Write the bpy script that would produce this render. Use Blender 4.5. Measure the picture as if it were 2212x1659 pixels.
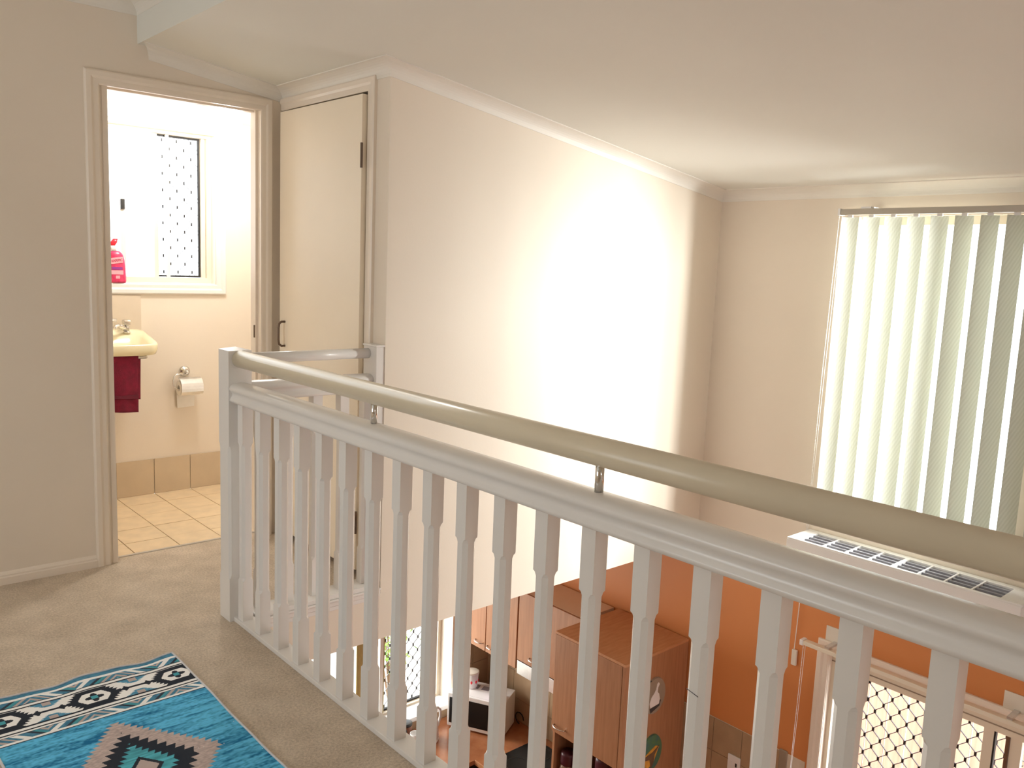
import bpy, bmesh, math, random
import numpy as np
from mathutils import Vector, Matrix

S = bpy.context.scene
for o in list(bpy.data.objects):
    bpy.data.objects.remove(o, do_unlink=True)
COL = S.collection
random.seed(7)
PI = math.pi

# ------------------------------------------------------------------ camera
cam = bpy.data.cameras.new('camera')
cam_ob = bpy.data.objects.new('camera', cam)
COL.objects.link(cam_ob)
cR = Vector((0.7488487599, -0.6614685159, 0.0410479872))
cU = Vector((0.0611696897, 0.1306568950, 0.9895388041))
cF = Vector((0.6599119668, 0.7385040137, -0.1383040776))
cm = Matrix.Identity(4)
for i in range(3):
    cm[i][0] = cR[i]; cm[i][1] = cU[i]; cm[i][2] = -cF[i]
cm[0][3], cm[1][3], cm[2][3] = -1.3074493, -3.0072363, 1.3827648
cam_ob.matrix_world = cm
cam.sensor_fit = 'HORIZONTAL'
cam.sensor_width = 36.0
cam.lens = 1828.88 * 36.0 / 2212.0
cam.clip_start = 0.05
S.camera = cam_ob

# ------------------------------------------------------------------ view, world, daylight
S.view_settings.view_transform = 'Standard'
S.view_settings.look = 'None'
S.view_settings.gamma = 1.0
S.view_settings.use_curve_mapping = False
S.view_settings.exposure = 0.18
S.cycles.use_denoising = True
S.cycles.max_bounces = 10
S.cycles.diffuse_bounces = 6
S.cycles.transparent_max_bounces = 16
S.cycles.sample_clamp_indirect = 8.0

W = bpy.data.worlds.new('sky')
S.world = W
W.use_nodes = True
bg = W.node_tree.nodes['Background']
bg.inputs[0].default_value = (0.93, 0.97, 1.0, 1)
bg.inputs[1].default_value = 4.0

def area(name, loc, aim, sx, sy, watts, col=(1, 1, 1), portal=False):
    L = bpy.data.lights.new(name, 'AREA')
    L.shape = 'RECTANGLE'; L.size = sx; L.size_y = sy; L.energy = watts; L.color = col
    if portal:
        L.cycles.is_portal = True
    o = bpy.data.objects.new(name, L)
    COL.objects.link(o)
    d = Vector(aim) - Vector(loc)
    o.location = loc
    o.rotation_euler = d.to_track_quat('-Z', 'Y').to_euler()
    return o

# sky portals in unseen openings added behind and beside the camera to admit daylight
area('portal_landing_side', (-3.72, -0.6, 1.35), (0, -0.6, 1.35), 1.8, 1.4, 1, portal=True)
area('portal_landing_rear', (-0.65, -5.12, 1.5), (-0.65, 0, 1.5), 0.7, 0.7, 1, portal=True)
area('portal_lounge_rear', (1.5, -5.12, -1.45), (1.5, 0, -1.45), 1.2, 1.5, 1, portal=True)
# lamp added outside the blind window for the bright patch on the stair wall
area('added_light_blind', (4.0, -2.75, 1.3), (2.3, -0.1, 0.85), 1.2, 1.4, 500, (1.0, 1.0, 0.99))
# lamp added outside the kitchen window to brighten the wall cabinets
area('added_light_kitchen', (1.35, 3.2, -0.9), (2.5, 1.5, -1.2), 1.2, 1.0, 75, (1.0, 0.97, 0.88))
# sky portals in the windows that are in view
area('portal_toilet', (0.25, 2.04, 1.65), (0.25, 0, 1.65), 1.1, 0.95, 1, portal=True)
area('portal_kitchen', (1.65, 2.16, -1.37), (1.65, 0, -1.37), 1.8, 1.3, 1, portal=True)
area('portal_slider', (3.03, -1.8, -1.8), (0, -1.8, -1.8), 1.8, 2.4, 1, portal=True)
area('portal_blind', (3.03, -1.31, 0.92), (0, -1.31, 0.92), 0.9, 1.55, 1, portal=True)

# ------------------------------------------------------------------ materials
MATS = {}
def nt_new(name):
    m = bpy.data.materials.new(name)
    m.use_nodes = True
    nt = m.node_tree
    b = nt.nodes['Principled BSDF']
    MATS[name] = m
    return m, nt, b

def N(nt, typ, **kw):
    n = nt.nodes.new(typ)
    for k, v in kw.items():
        if k in n.inputs:
            n.inputs[k].default_value = v
        else:
            setattr(n, k, v)
    return n

def coords(nt, scale=(1, 1, 1), rot=(0, 0, 0)):
    tc = nt.nodes.new('ShaderNodeTexCoord')
    mp = nt.nodes.new('ShaderNodeMapping')
    mp.inputs['Scale'].default_value = scale
    mp.inputs['Rotation'].default_value = rot
    geo = nt.nodes.new('ShaderNodeNewGeometry')
    nt.links.new(geo.outputs['Position'], mp.inputs['Vector'])
    return mp.outputs['Vector']

def mat(name, col, rough=0.6, metal=0.0, var=0.0, vscale=3.0, bump=0.0, bscale=200.0, stretch=(1, 1, 1), spec=0.5, col2=None, detail=4, coat=0.0):
    m, nt, b = nt_new(name)
    b.inputs['Roughness'].default_value = rough
    b.inputs['Metallic'].default_value = metal
    b.inputs['Specular IOR Level'].default_value = spec
    if coat:
        b.inputs['Coat Weight'].default_value = coat
    v = coords(nt, stretch)
    nz = N(nt, 'ShaderNodeTexNoise', Scale=vscale, Detail=detail)
    nt.links.new(v, nz.inputs['Vector'])
    rp = nt.nodes.new('ShaderNodeValToRGB')
    c2 = col2 or tuple(max(0, c * (1 - var)) for c in col)
    c1 = col if col2 else tuple(min(1, c * (1 + var * 0.6)) for c in col)
    rp.color_ramp.elements[0].color = (*c2, 1); rp.color_ramp.elements[0].position = 0.32
    rp.color_ramp.elements[1].color = (*c1, 1); rp.color_ramp.elements[1].position = 0.68
    nt.links.new(nz.outputs['Fac'], rp.inputs['Fac'])
    nt.links.new(rp.outputs['Color'], b.inputs['Base Color'])
    if bump:
        n2 = N(nt, 'ShaderNodeTexNoise', Scale=bscale, Detail=3.0)
        nt.links.new(v, n2.inputs['Vector'])
        bp = N(nt, 'ShaderNodeBump', Strength=bump, Distance=0.002)
        nt.links.new(n2.outputs['Fac'], bp.inputs['Height'])
        nt.links.new(bp.outputs['Normal'], b.inputs['Normal'])
    return m

mat('wall_paint', (0.80, 0.715, 0.608), 0.55, var=0.02, vscale=1.2, bump=0.10, bscale=160, spec=0.35)
mat('orange_paint', (0.68, 0.26, 0.085), 0.5, var=0.05, vscale=1.4, bump=0.08, bscale=160)
mat('ceiling_paint', (0.755, 0.75, 0.695), 0.75, var=0.02, vscale=1.0, bump=0.05, bscale=140, spec=0.2)
mat('cornice_paint', (0.80, 0.765, 0.70), 0.5, var=0.015, vscale=2, bump=0.04, bscale=120)
mat('trim_paint', (0.83, 0.738, 0.63), 0.35, var=0.02, vscale=4)
mat('door_paint', (0.92, 0.815, 0.66), 0.42, var=0.03, vscale=1.7, bump=0.03, bscale=90)
mat('white_gloss', (0.80, 0.775, 0.745), 0.26, var=0.02, vscale=6, bump=0.02, bscale=60)
mat('handrail_paint', (0.71, 0.63, 0.475), 0.28, var=0.03, vscale=8, bump=0.03, bscale=90)
mat('chrome', (0.75, 0.74, 0.72), 0.12, metal=1.0, var=0.03)
mat('brushed_steel', (0.72, 0.71, 0.70), 0.30, metal=0.9, var=0.06, vscale=30)
mat('brown_handle', (0.16, 0.11, 0.08), 0.35, metal=0.6, var=0.1)
mat('floor_tile', (0.82, 0.655, 0.44), 0.30, var=0.09, vscale=14, detail=6)
mat('wall_tile', (0.60, 0.485, 0.345), 0.30, var=0.05, vscale=9)
mat('splash_tile', (0.68, 0.58, 0.46), 0.3, var=0.04, vscale=9)
mat('kitchen_tile', (0.43, 0.30, 0.185), 0.28, var=0.08, vscale=9)
mat('grout', (0.70, 0.62, 0.50), 0.9, var=0.06, vscale=30)
mat('floor_grout', (0.34, 0.25, 0.16), 0.9, var=0.08, vscale=30)
mat('basin_cream', (0.83, 0.745, 0.50), 0.15, var=0.01, coat=0.4)
mat('towel_band', (0.12, 0.003, 0.018), 0.8, var=0.2, vscale=60)
mat('towel_red', (0.17, 0.004, 0.024), 0.95, var=0.22, vscale=40, bump=0.8, bscale=420)
mat('paper_white', (0.86, 0.83, 0.78), 0.9, var=0.02, vscale=40, bump=0.15, bscale=200)
mat('plastic_white', (0.83, 0.82, 0.81), 0.35, var=0.015)
mat('plastic_cream', (0.78, 0.72, 0.62), 0.4, var=0.02)
mat('ac_grey', (0.30, 0.30, 0.33), 0.5, var=0.12, vscale=25)
mat('dark', (0.02, 0.018, 0.016), 0.4, var=0.2)
mat('dark_glass', (0.012, 0.012, 0.012), 0.25, var=0.1, spec=0.25)
mat('rubber_black', (0.015, 0.013, 0.012), 0.6, var=0.1)
mat('grille_black', (0.02, 0.017, 0.017), 0.45, var=0.1)
mat('pink_plastic', (0.70, 0.055, 0.15), 0.25, vscale=45, col2=(0.55, 0.02, 0.09))
mat('pink_light', (0.92, 0.40, 0.46), 0.4, var=0.05)
mat('red_cap', (0.78, 0.02, 0.04), 0.3, var=0.05)
mat('label_ink', (0.42, 0.01, 0.05), 0.5, var=0.05)
mat('label_purple', (0.28, 0.03, 0.25), 0.5, var=0.05)
mat('wood_dark', (0.235, 0.075, 0.03), 0.4, var=0.3, vscale=14, stretch=(4, 4, 0.5), col2=(0.17, 0.052, 0.022))
mat('wood_red', (0.44, 0.215, 0.11), 0.36, vscale=9, stretch=(6, 6, 0.45), col2=(0.36, 0.165, 0.08), detail=6)
mat('wood_top', (0.60, 0.30, 0.15), 0.4, vscale=9, stretch=(1, 6, 6), col2=(0.52, 0.24, 0.11), detail=6)
mat('melamine_peach', (0.78, 0.58, 0.42), 0.5, var=0.03, vscale=6)
mat('bench_laminate', (0.47, 0.19, 0.085), 0.22, vscale=10, col2=(0.36, 0.13, 0.055), detail=7)
mat('jar_glass', (0.30, 0.20, 0.14), 0.08, var=0.2, coat=0.6)
mat('jar_lid', (0.075, 0.012, 0.02), 0.35, var=0.15)
mat('jar_label', (0.70, 0.58, 0.47), 0.6, var=0.1, vscale=50)
mat('jar_red', (0.55, 0.02, 0.05), 0.5, var=0.1)
mat('lavender', (0.70, 0.45, 0.75), 0.5, var=0.08, vscale=20)
mat('alu_cream', (0.80, 0.72, 0.58), 0.35, var=0.02)
mat('rail_silhouette', (0.46, 0.42, 0.35), 0.4, var=0.05)  # headrail silhouetted against the window: that shade is put into the colour
mat('alu_olive', (0.42, 0.34, 0.16), 0.4, var=0.1)
mat('curtain_olive', (0.47, 0.39, 0.16), 0.9, var=0.15, vscale=30, stretch=(8, 8, 0.6))
mat('paving', (0.62, 0.56, 0.50), 0.9, var=0.12, vscale=5)
mat('fence_paling', (0.62, 0.46, 0.38), 0.8, vscale=4, stretch=(8, 8, 0.4), col2=(0.50, 0.33, 0.26))
mat('fence_rail', (0.55, 0.30, 0.22), 0.8, var=0.2, vscale=5)
mat('leaf', (0.22, 0.42, 0.06), 0.6, var=0.4, vscale=12)
mat('bark', (0.20, 0.13, 0.08), 0.9, var=0.2, vscale=20)
mat('plate_taupe', (0.34, 0.27, 0.20), 0.4, var=0.08)
mat('plate_white', (0.82, 0.78, 0.75), 0.5, var=0.05)
mat('plate_dark', (0.05, 0.045, 0.045), 0.5, var=0.2)
mat('plate_green', (0.10, 0.20, 0.07), 0.4, vscale=22, col2=(0.04, 0.12, 0.14))
mat('plate_yellow', (0.70, 0.33, 0.05), 0.4, var=0.2, vscale=30)
mat('plate_brown', (0.17, 0.09, 0.05), 0.4, var=0.2, vscale=30)
mat('scuff', (0.10, 0.09, 0.10), 0.7, var=0.2)
mat('outside_wall', (0.75, 0.70, 0.64), 0.9, var=0.05)

def globe_mat():
    m, nt, b = nt_new('opal_glass')
    b.inputs['Base Color'].default_value = (0.90, 0.87, 0.76, 1)
    b.inputs['Roughness'].default_value = 0.15
    b.inputs['Emission Color'].default_value = (1.0, 0.975, 0.93, 1)
    b.inputs['Emission Strength'].default_value = 112.0
globe_mat()

def carpet_mat():
    m, nt, b = nt_new('carpet')
    b.inputs['Roughness'].default_value = 1.0
    b.inputs['Specular IOR Level'].default_value = 0.05
    v = coords(nt)
    n1 = N(nt, 'ShaderNodeTexNoise', Scale=7.0, Detail=5.0)
    n2 = N(nt, 'ShaderNodeTexNoise', Scale=125.0, Detail=5.0, Roughness=0.8)
    for n in (n1, n2):
        nt.links.new(v, n.inputs['Vector'])
    mx = N(nt, 'ShaderNodeMath', operation='MULTIPLY_ADD')
    nt.links.new(n2.outputs['Fac'], mx.inputs[0]); mx.inputs[1].default_value = 0.75
    sc = N(nt, 'ShaderNodeMath', operation='MULTIPLY'); sc.inputs[1].default_value = 0.30
    nt.links.new(n1.outputs['Fac'], sc.inputs[0]); nt.links.new(sc.outputs[0], mx.inputs[2])
    rp = nt.nodes.new('ShaderNodeValToRGB')
    rp.color_ramp.elements[0].position = 0.36; rp.color_ramp.elements[0].color = (0.47, 0.378, 0.282, 1)
    rp.color_ramp.elements[1].position = 0.66; rp.color_ramp.elements[1].color = (0.88, 0.75, 0.60, 1)
    nt.links.new(mx.outputs[0], rp.inputs['Fac']); nt.links.new(rp.outputs['Color'], b.inputs['Base Color'])
    bp = N(nt, 'ShaderNodeBump', Strength=0.9, Distance=0.006)
    nt.links.new(n2.outputs['Fac'], bp.inputs['Height']); nt.links.new(bp.outputs['Normal'], b.inputs['Normal'])
carpet_mat()

def rug_mat():
    m, nt, b = nt_new('rug_print')
    b.inputs['Roughness'].default_value = 0.85
    b.inputs['Specular IOR Level'].default_value = 0.15
    a = N(nt, 'ShaderNodeAttribute', attribute_name='print')
    nt.links.new(a.outputs['Color'], b.inputs['Base Color'])
    v = coords(nt)
    n2 = N(nt, 'ShaderNodeTexNoise', Scale=500.0, Detail=2.0)
    nt.links.new(v, n2.inputs['Vector'])
    bp = N(nt, 'ShaderNodeBump', Strength=0.35, Distance=0.0015)
    nt.links.new(n2.outputs['Fac'], bp.inputs['Height']); nt.links.new(bp.outputs['Normal'], b.inputs['Normal'])
rug_mat()
mat('rug_binding', (0.66, 0.64, 0.65), 0.9, var=0.1, vscale=60)

def glass_mat(name, tint, gloss=0.08):
    m, nt, b = nt_new(name)
    nt.nodes.remove(b)
    out = nt.nodes['Material Output']
    t = nt.nodes.new('ShaderNodeBsdfTransparent'); t.inputs[0].default_value = (*tint, 1)
    g = nt.nodes.new('ShaderNodeBsdfGlossy'); g.inputs['Roughness'].default_value = 0.02
    mx = nt.nodes.new('ShaderNodeMixShader'); mx.inputs[0].default_value = gloss
    nt.links.new(t.outputs[0], mx.inputs[1]); nt.links.new(g.outputs[0], mx.inputs[2])
    nt.links.new(mx.outputs[0], out.inputs['Surface'])
glass_mat('pane_glass', (0.97, 0.98, 0.97), 0.05)

def whiteout():  # diffusing pane added so the bright open sash reads as blown-out white
    m, nt, b = nt_new('whiteout_glass')
    nt.nodes.remove(b)
    out = nt.nodes['Material Output']
    t = nt.nodes.new('ShaderNodeBsdfTranslucent'); t.inputs[0].default_value = (0.95, 0.96, 0.96, 1)
    g = nt.nodes.new('ShaderNodeBsdfTransparent')
    mx = nt.nodes.new('ShaderNodeMixShader'); mx.inputs[0].default_value = 0.45
    nt.links.new(t.outputs[0], mx.inputs[1]); nt.links.new(g.outputs[0], mx.inputs[2])
    nt.links.new(mx.outputs[0], out.inputs['Surface'])
whiteout()

def slat_mat():
    m, nt, b = nt_new('blind_fabric')
    nt.nodes.remove(b)
    out = nt.nodes['Material Output']
    v = coords(nt, (0, 52, 21))
    wv = N(nt, 'ShaderNodeTexWave', Scale=1.0, Distortion=1.2, Detail=2.0)
    wv.wave_type = 'BANDS'; wv.bands_direction = 'DIAGONAL'
    nt.links.new(v, wv.inputs['Vector'])
    rp = nt.nodes.new('ShaderNodeValToRGB')
    rp.color_ramp.elements[0].color = (0.69, 0.705, 0.625, 1); rp.color_ramp.elements[1].color = (0.76, 0.775, 0.70, 1)
    nt.links.new(wv.outputs['Fac'], rp.inputs['Fac'])
    d = nt.nodes.new('ShaderNodeBsdfDiffuse'); t = nt.nodes.new('ShaderNodeBsdfTranslucent')
    nt.links.new(rp.outputs['Color'], d.inputs[0]); nt.links.new(rp.outputs['Color'], t.inputs[0])
    mx = nt.nodes.new('ShaderNodeMixShader'); mx.inputs[0].default_value = 0.26
    nt.links.new(d.outputs[0], mx.inputs[1]); nt.links.new(t.outputs[0], mx.inputs[2])
    nt.links.new(mx.outputs[0], out.inputs['Surface'])
slat_mat()

# ------------------------------------------------------------------ mesh helpers
class MB:
    def __init__(s):
        s.v = []; s.f = []
    def quadbox(s, p):
        b = len(s.v); s.v += [tuple(q) for q in p]
        for f in ((0, 3, 2, 1), (4, 5, 6, 7), (0, 1, 5, 4), (1, 2, 6, 5), (2, 3, 7, 6), (3, 0, 4, 7)):
            s.f.append(tuple(b + i for i in f))
        return s
    def box(s, x0, x1, y0, y1, z0, z1):
        return s.quadbox([(x0, y0, z0), (x1, y0, z0), (x1, y1, z0), (x0, y1, z0), (x0, y0, z1), (x1, y0, z1), (x1, y1, z1), (x0, y1, z1)])
    def face(s, *pts):
        b = len(s.v); s.v += [tuple(p) for p in pts]; s.f.append(tuple(range(b, b + len(pts)))); return s
    def loft(s, rings, caps=True, closed=True):
        b = len(s.v); n = len(rings[0])
        for r in rings: s.v += [tuple(p) for p in r]
        for k in range(len(rings) - 1):
            for i in range(n if closed else n - 1):
                j = (i + 1) % n
                s.f.append((b + k * n + i, b + k * n + j, b + (k + 1) * n + j, b + (k + 1) * n + i))
        if caps:
            s.f.append(tuple(b + i for i in range(n))[::-1])
            e = b + (len(rings) - 1) * n
            s.f.append(tuple(e + i for i in range(n)))
        return s
    def tube(s, pts, r, seg=10, caps=True):
        pts = [Vector(p) for p in pts]
        rings = []; up = None
        for i, p in enumerate(pts):
            d = (pts[min(i + 1, len(pts) - 1)] - pts[max(i - 1, 0)]).normalized()
            if up is None:
                up = Vector((0, 0, 1)) if abs(d.z) < 0.9 else Vector((1, 0, 0))
            a = d.cross(up).normalized(); up = a.cross(d).normalized()
            rr = r[i] if isinstance(r, (list, tuple)) else r
            rings.append([p + (a * math.cos(2 * PI * k / seg) + up * math.sin(2 * PI * k / seg)) * rr for k in range(seg)])
        return s.loft(rings, caps)
    def lathe(s, prof, c, axis='z', seg=20, caps=True):
        rings = []
        for r, h in prof:
            ring = []
            for k in range(seg):
                a = 2 * PI * k / seg
                u, w = r * math.cos(a), r * math.sin(a)
                if axis == 'z': q = (c[0] + u, c[1] + w, c[2] + h)
                elif axis == 'y': q = (c[0] + u, c[1] + h, c[2] + w)
                else: q = (c[0] + h, c[1] + u, c[2] + w)
                ring.append(q)
            rings.append(ring)
        return s.loft(rings, caps)
    def mesh(s, name):
        me = bpy.data.meshes.new(name)
        me.from_pydata(s.v, [], s.f)
        bm = bmesh.new(); bm.from_mesh(me)
        bmesh.ops.recalc_face_normals(bm, faces=bm.faces)
        bm.to_mesh(me); bm.free()
        return me
    def build(s, name, m, parent=None, bevel=0.0, smooth=False, seg=2):
        me = s.mesh(name)
        me.materials.append(MATS[m])
        o = bpy.data.objects.new(name, me)
        COL.objects.link(o)
        if parent is not None:
            o.parent = parent
            o.matrix_parent_inverse = PINV.get(parent.name, Matrix.Identity(4))
        if smooth:
            for p in me.polygons: p.use_smooth = True
        if bevel:
            bv = o.modifiers.new('bevel', 'BEVEL'); bv.width = bevel; bv.segments = seg; bv.limit_method = 'ANGLE'; bv.angle_limit = math.radians(40)
            for p in me.polygons: p.use_smooth = True
            wn = o.modifiers.new('wn', 'WEIGHTED_NORMAL'); wn.keep_sharp = False
        return o

PINV = {}
def tag(o, label=None, cat=None, group=None, kind=None):
    if label: o['label'] = label
    if cat: o['category'] = cat
    if group: o['group'] = group
    if kind: o['kind'] = kind
    return o
def thing(name, label, cat, loc, group=None):
    o = bpy.data.objects.new(name, None)
    COL.objects.link(o); o.location = loc; o.empty_display_size = 0.05
    PINV[o.name] = Matrix.Translation(-Vector(loc))
    return tag(o, label, cat, group)
def structure(o, label=None):
    return tag(o, label, None, None, 'structure')
def sroot(name, loc, label=None):
    o = bpy.data.objects.new(name, None)
    COL.objects.link(o); o.location = loc; o.empty_display_size = 0.05
    PINV[o.name] = Matrix.Translation(-Vector(loc))
    return structure(o, label)
def B(*a):
    return MB().box(*a)
def share(src, name, parent, off):
    o = bpy.data.objects.new(name, src.data); COL.objects.link(o)
    o.parent = parent
    o.matrix_parent_inverse = src.matrix_parent_inverse.copy() if parent == src.parent else PINV.get(parent.name, Matrix.Identity(4))
    o.location = off
    for md in src.modifiers:
        if md.type == 'BEVEL':
            b = o.modifiers.new('bevel', 'BEVEL'); b.width = md.width; b.segments = md.segments; b.limit_method = 'ANGLE'; b.angle_limit = md.angle_limit
        else:
            o.modifiers.new('wn', 'WEIGHTED_NORMAL')
    return o
def text_mesh(body, size, name, m, parent, mw, extrude=0.0003, bold=0.0):
    c = bpy.data.curves.new('lettering', 'FONT'); c.body = body; c.size = size; c.align_x = 'CENTER'; c.align_y = 'CENTER'; c.extrude = extrude; c.offset = bold
    t = bpy.data.objects.new('lettering_source', c); COL.objects.link(t)
    bpy.context.view_layer.update()
    me = bpy.data.meshes.new_from_object(t.evaluated_get(bpy.context.evaluated_depsgraph_get()))
    bpy.data.objects.remove(t, do_unlink=True)
    me.transform(mw); me.materials.clear(); me.materials.append(MATS[m]); me.name = name
    o = bpy.data.objects.new(name, me); COL.objects.link(o)
    o.parent = parent; o.matrix_parent_inverse = PINV.get(parent.name, Matrix.Identity(4))
    return o

# ------------------------------------------------------------------ layout (metres; landing floor is z = 0)
Yt, Yb, Xc, Xf = 0.846, -0.072, 0.609, 2.879
XB = -0.049                       # bulkhead face
SL = 0.1347
def ceil_z(x): return 2.2417 - SL * (x - XB)
ZL = -0.236                       # kitchen ceiling
ZF = -2.98                        # kitchen floor
ZB = -2.08                        # bench top
Yk = 1.83                         # kitchen back wall
Yw = 1.885                        # toilet back wall
XL, YR = -3.6, -5.0               # landing's unseen far sides
ZC = 2.405                        # flat ceiling

# wall built as slab with rectangular openings: cells of a grid
def slab_with_holes(axis, a0, a1, ulo, uhi, zlo, zhi, holes, name, m, parent=None):
    us = sorted({ulo, uhi, *[h[0] for h in holes], *[h[1] for h in holes]})
    zs = sorted({zlo, zhi, *[h[2] for h in holes], *[h[3] for h in holes]})
    mb = MB()
    for i in range(len(us) - 1):
        for j in range(len(zs) - 1):
            uc, zc = (us[i] + us[i + 1]) / 2, (zs[j] + zs[j + 1]) / 2
            if any(h[0] < uc < h[1] and h[2] < zc < h[3] for h in holes): continue
            if axis == 'x': mb.box(a0, a1, us[i], us[i + 1], zs[j], zs[j + 1])
            else: mb.box(us[i], us[i + 1], a0, a1, zs[j], zs[j + 1])
    return mb.build(name, m, parent)

# ---- floors
mb = MB().box(XL, 0.0, YR, 0.905, ZL, 0.0).box(0.0, Xc + 0.12, -0.045, 0.905, ZL, 0.0)
structure(mb.build('floor_landing', 'carpet'), 'beige cut pile carpet of the landing')
structure(B(XL, Xf + 0.15, YR, Yk + 0.3, ZF - 0.1, ZF).build('floor_lounge', 'bench_laminate'))
# ---- ceilings
mb = MB()
x0, x1 = XB, Xf + 0.15
for (xa, xb, ya, yb) in ((x0, x1, YR, Yt), (-1.0, 1.5, Yt + 0.05, Yw + 0.15)):
    xa2 = xa
    mb.quadbox([(xa, ya, ceil_z(xa)), (xb, ya, ceil_z(xb)), (xb, yb, ceil_z(xb)), (xa, yb, ceil_z(xa)),
                (xa, ya, ceil_z(xa) + 0.1), (xb, ya, ceil_z(xb) + 0.1), (xb, yb, ceil_z(xb) + 0.1), (xa, yb, ceil_z(xa) + 0.1)])
structure(mb.build('ceiling_raked', 'ceiling_paint'), 'sloping plaster ceiling above the stair void')
structure(B(XL, XB, YR, Yt, ZC, ZC + 0.1).build('ceiling_flat', 'ceiling_paint'))
structure(B(XB - 0.003, XB + 0.02, YR, Yt, ceil_z(XB) - 0.002, ZC + 0.1).build('ceiling_bulkhead', 'ceiling_paint'), 'plaster step between flat and sloping ceiling')
structure(B(-0.2, Xf, Yb + 0.1, Yk, ZL - 0.02, ZL).build('ceiling_kitchen', 'ceiling_paint'))
# ---- walls
DX0, DX1, DH = -0.177, 0.515, 2.055
slab = slab_with_holes('y', Yt, Yt + 0.09, XL, Xc + 0.0, 0.0, ZC + 0.1, [(DX0 - 0.02, DX1 + 0.02, 0.0, DH + 0.02)], 'wall_front', 'wall_paint')
structure(slab, 'cream wall with the toilet doorway')
structure(slab_with_holes('x', Xc, Xc + 0.09, Yb, Yt + 0.09, 0.0, 2.2, [(0.085, 0.80, 0.0, 2.065)], 'wall_closet', 'wall_paint'), 'short cream wall around the cupboard door')
structure(B(Xc + 0.09, Xf, Yb, Yb + 0.09, ZL, 2.2).build('wall_stair', 'wall_paint'), 'tall blank cream wall above the kitchen')
structure(B(0.0, Xc + 0.09, Yb, Yb + 0.026, ZL, -0.03).build('wall_stair_edge', 'wall_paint'))
structure(B(Xc + 0.001, Xc + 0.09, Yb + 0.0005, Yb + 0.09, -0.03, 0.0).build('wall_stair_corner', 'wall_paint'))
structure(slab_with_holes('x', Xf, Xf + 0.15, YR, Yk + 0.3, ZL, 2.1, [(-1.74, -0.90, 0.16, 1.70)], 'wall_right_upper', 'wall_paint'), 'cream end wall with the blind window')
SD = (-2.72, -0.965, ZF, -0.60)
structure(slab_with_holes('x', Xf, Xf + 0.15, YR, Yk + 0.3, ZF, ZL, [SD], 'wall_right_lower', 'orange_paint'), 'orange kitchen wall around the sliding door')
KW = (0.75, 2.53, -1.98, -0.72)
structure(slab_with_holes('y', Yk, Yk + 0.3, XL, Xf, ZF, ZL, [KW], 'wall_kitchen', 'wall_paint'))
structure(slab_with_holes('x', XL - 0.1, XL, YR, Yk + 0.3, ZF, ZC + 0.1, [(-1.5, 0.3, 0.65, 2.05)], 'wall_left', 'wall_paint'))  # unseen opening added in this wall to let daylight in
structure(slab_with_holes('y', YR - 0.1, YR, XL, Xf + 0.15, ZF, ZC + 0.1, [(-1.0, -0.3, 1.15, 1.85), (0.9, 2.1, -2.2, -0.7)], 'wall_rear', 'wall_paint'))  # both openings are unseen, added to light landing and lounge
TW = (-0.12, 0.702, 1.204, 2.05)
structure(slab_with_holes('y', Yw, Yw + 0.15, -1.0, 1.5, 0.0, 2.5, [TW], 'wall_toilet', 'wall_paint'), 'toilet wall with the window')
structure(B(1.3, 1.4, Yt + 0.09, Yw, 0.0, 2.3).build('wall_toilet_right', 'wall_paint'))
structure(B(-0.9, -0.8, Yt + 0.09, Yw, 0.0, 2.5).build('wall_toilet_left', 'wall_paint'))

# ---- toilet floor tiles and skirting tiles
fl = structure(B(-0.8, 1.3, 0.905, Yw, -0.1, -0.004).build('floor_toilet', 'floor_grout'), 'cream tiled toilet floor')
xs = [-0.701 + 0.2065 * i for i in range(10)]
ys = [0.912, 1.076, 1.282, 1.488, 1.694, Yw]
for i in range(len(xs) - 1):
    for j in range(len(ys) - 1):
        B(xs[i] + 0.0022, xs[i + 1] - 0.0022, ys[j] + 0.0015, ys[j + 1] - 0.0015, -0.004, 0.0 + random.uniform(-0.0004, 0.0004)).build('tile', 'floor_tile', fl)
sk = structure(B(-0.8, 1.3, Yw - 0.004, Yw, 0.0, 0.200).build('baseboard_toilet', 'grout'), 'beige skirting tiles along the toilet wall')
for i in range(len(xs) - 1):
    B(xs[i] + 0.002, xs[i + 1] - 0.002, Yw - 0.010, Yw - 0.004, 0.001, 0.203).build('tile', 'wall_tile', sk)
structure(B(DX0, DX1, 0.898, 0.914, -0.001, 0.004).build('trim_threshold', 'brushed_steel'))

# ---- cornices (cove profile: d out from the wall, h below the ceiling)
CP, CH = 0.068, 0.053
prof = [(0.0, CH), (0.004, CH)]
for k in range(9):
    t = k / 8 * PI / 2
    prof.append((CP - (CP - 0.005) * math.cos(t), (CH - 0.003) - (CH - 0.007) * math.sin(t)))
prof += [(CP, 0.004), (CP, -0.002), (0.0, -0.002)]
def cornice(name, start, end, zf=None):
    zf = zf or (lambda x: ceil_z(x))
    mb = MB()
    rings = []
    for fn in (start, end):
        ring = []
        for d, h in prof:
            x, y = fn(d); ring.append((x, y, zf(x) - h))
        rings.append(ring)
    mb.loft(rings)
    o = mb.build(name, 'cornice_paint')
    return structure(o)
cornice('trim_1', lambda d: (XB + 0.001 + (CP - d) * 0.62, Yt - d), lambda d: (Xc - d, Yt - d))
cornice('trim_2', lambda d: (Xc - d, Yt - d), lambda d: (Xc - d, Yb - d))
cornice('trim_3', lambda d: (Xc - d, Yb - d), lambda d: (Xf - d, Yb - d))
cornice('trim_4', lambda d: (Xf - d, Yb - d), lambda d: (Xf - d, YR))
zflat = lambda x: ZC
cornice('trim_5', lambda d: (XL, Yt - d), lambda d: (XB - d, Yt - d), zflat)
cornice('trim_6', lambda d: (XB - d, Yt - d), lambda d: (XB - d, YR), zflat)
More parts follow.
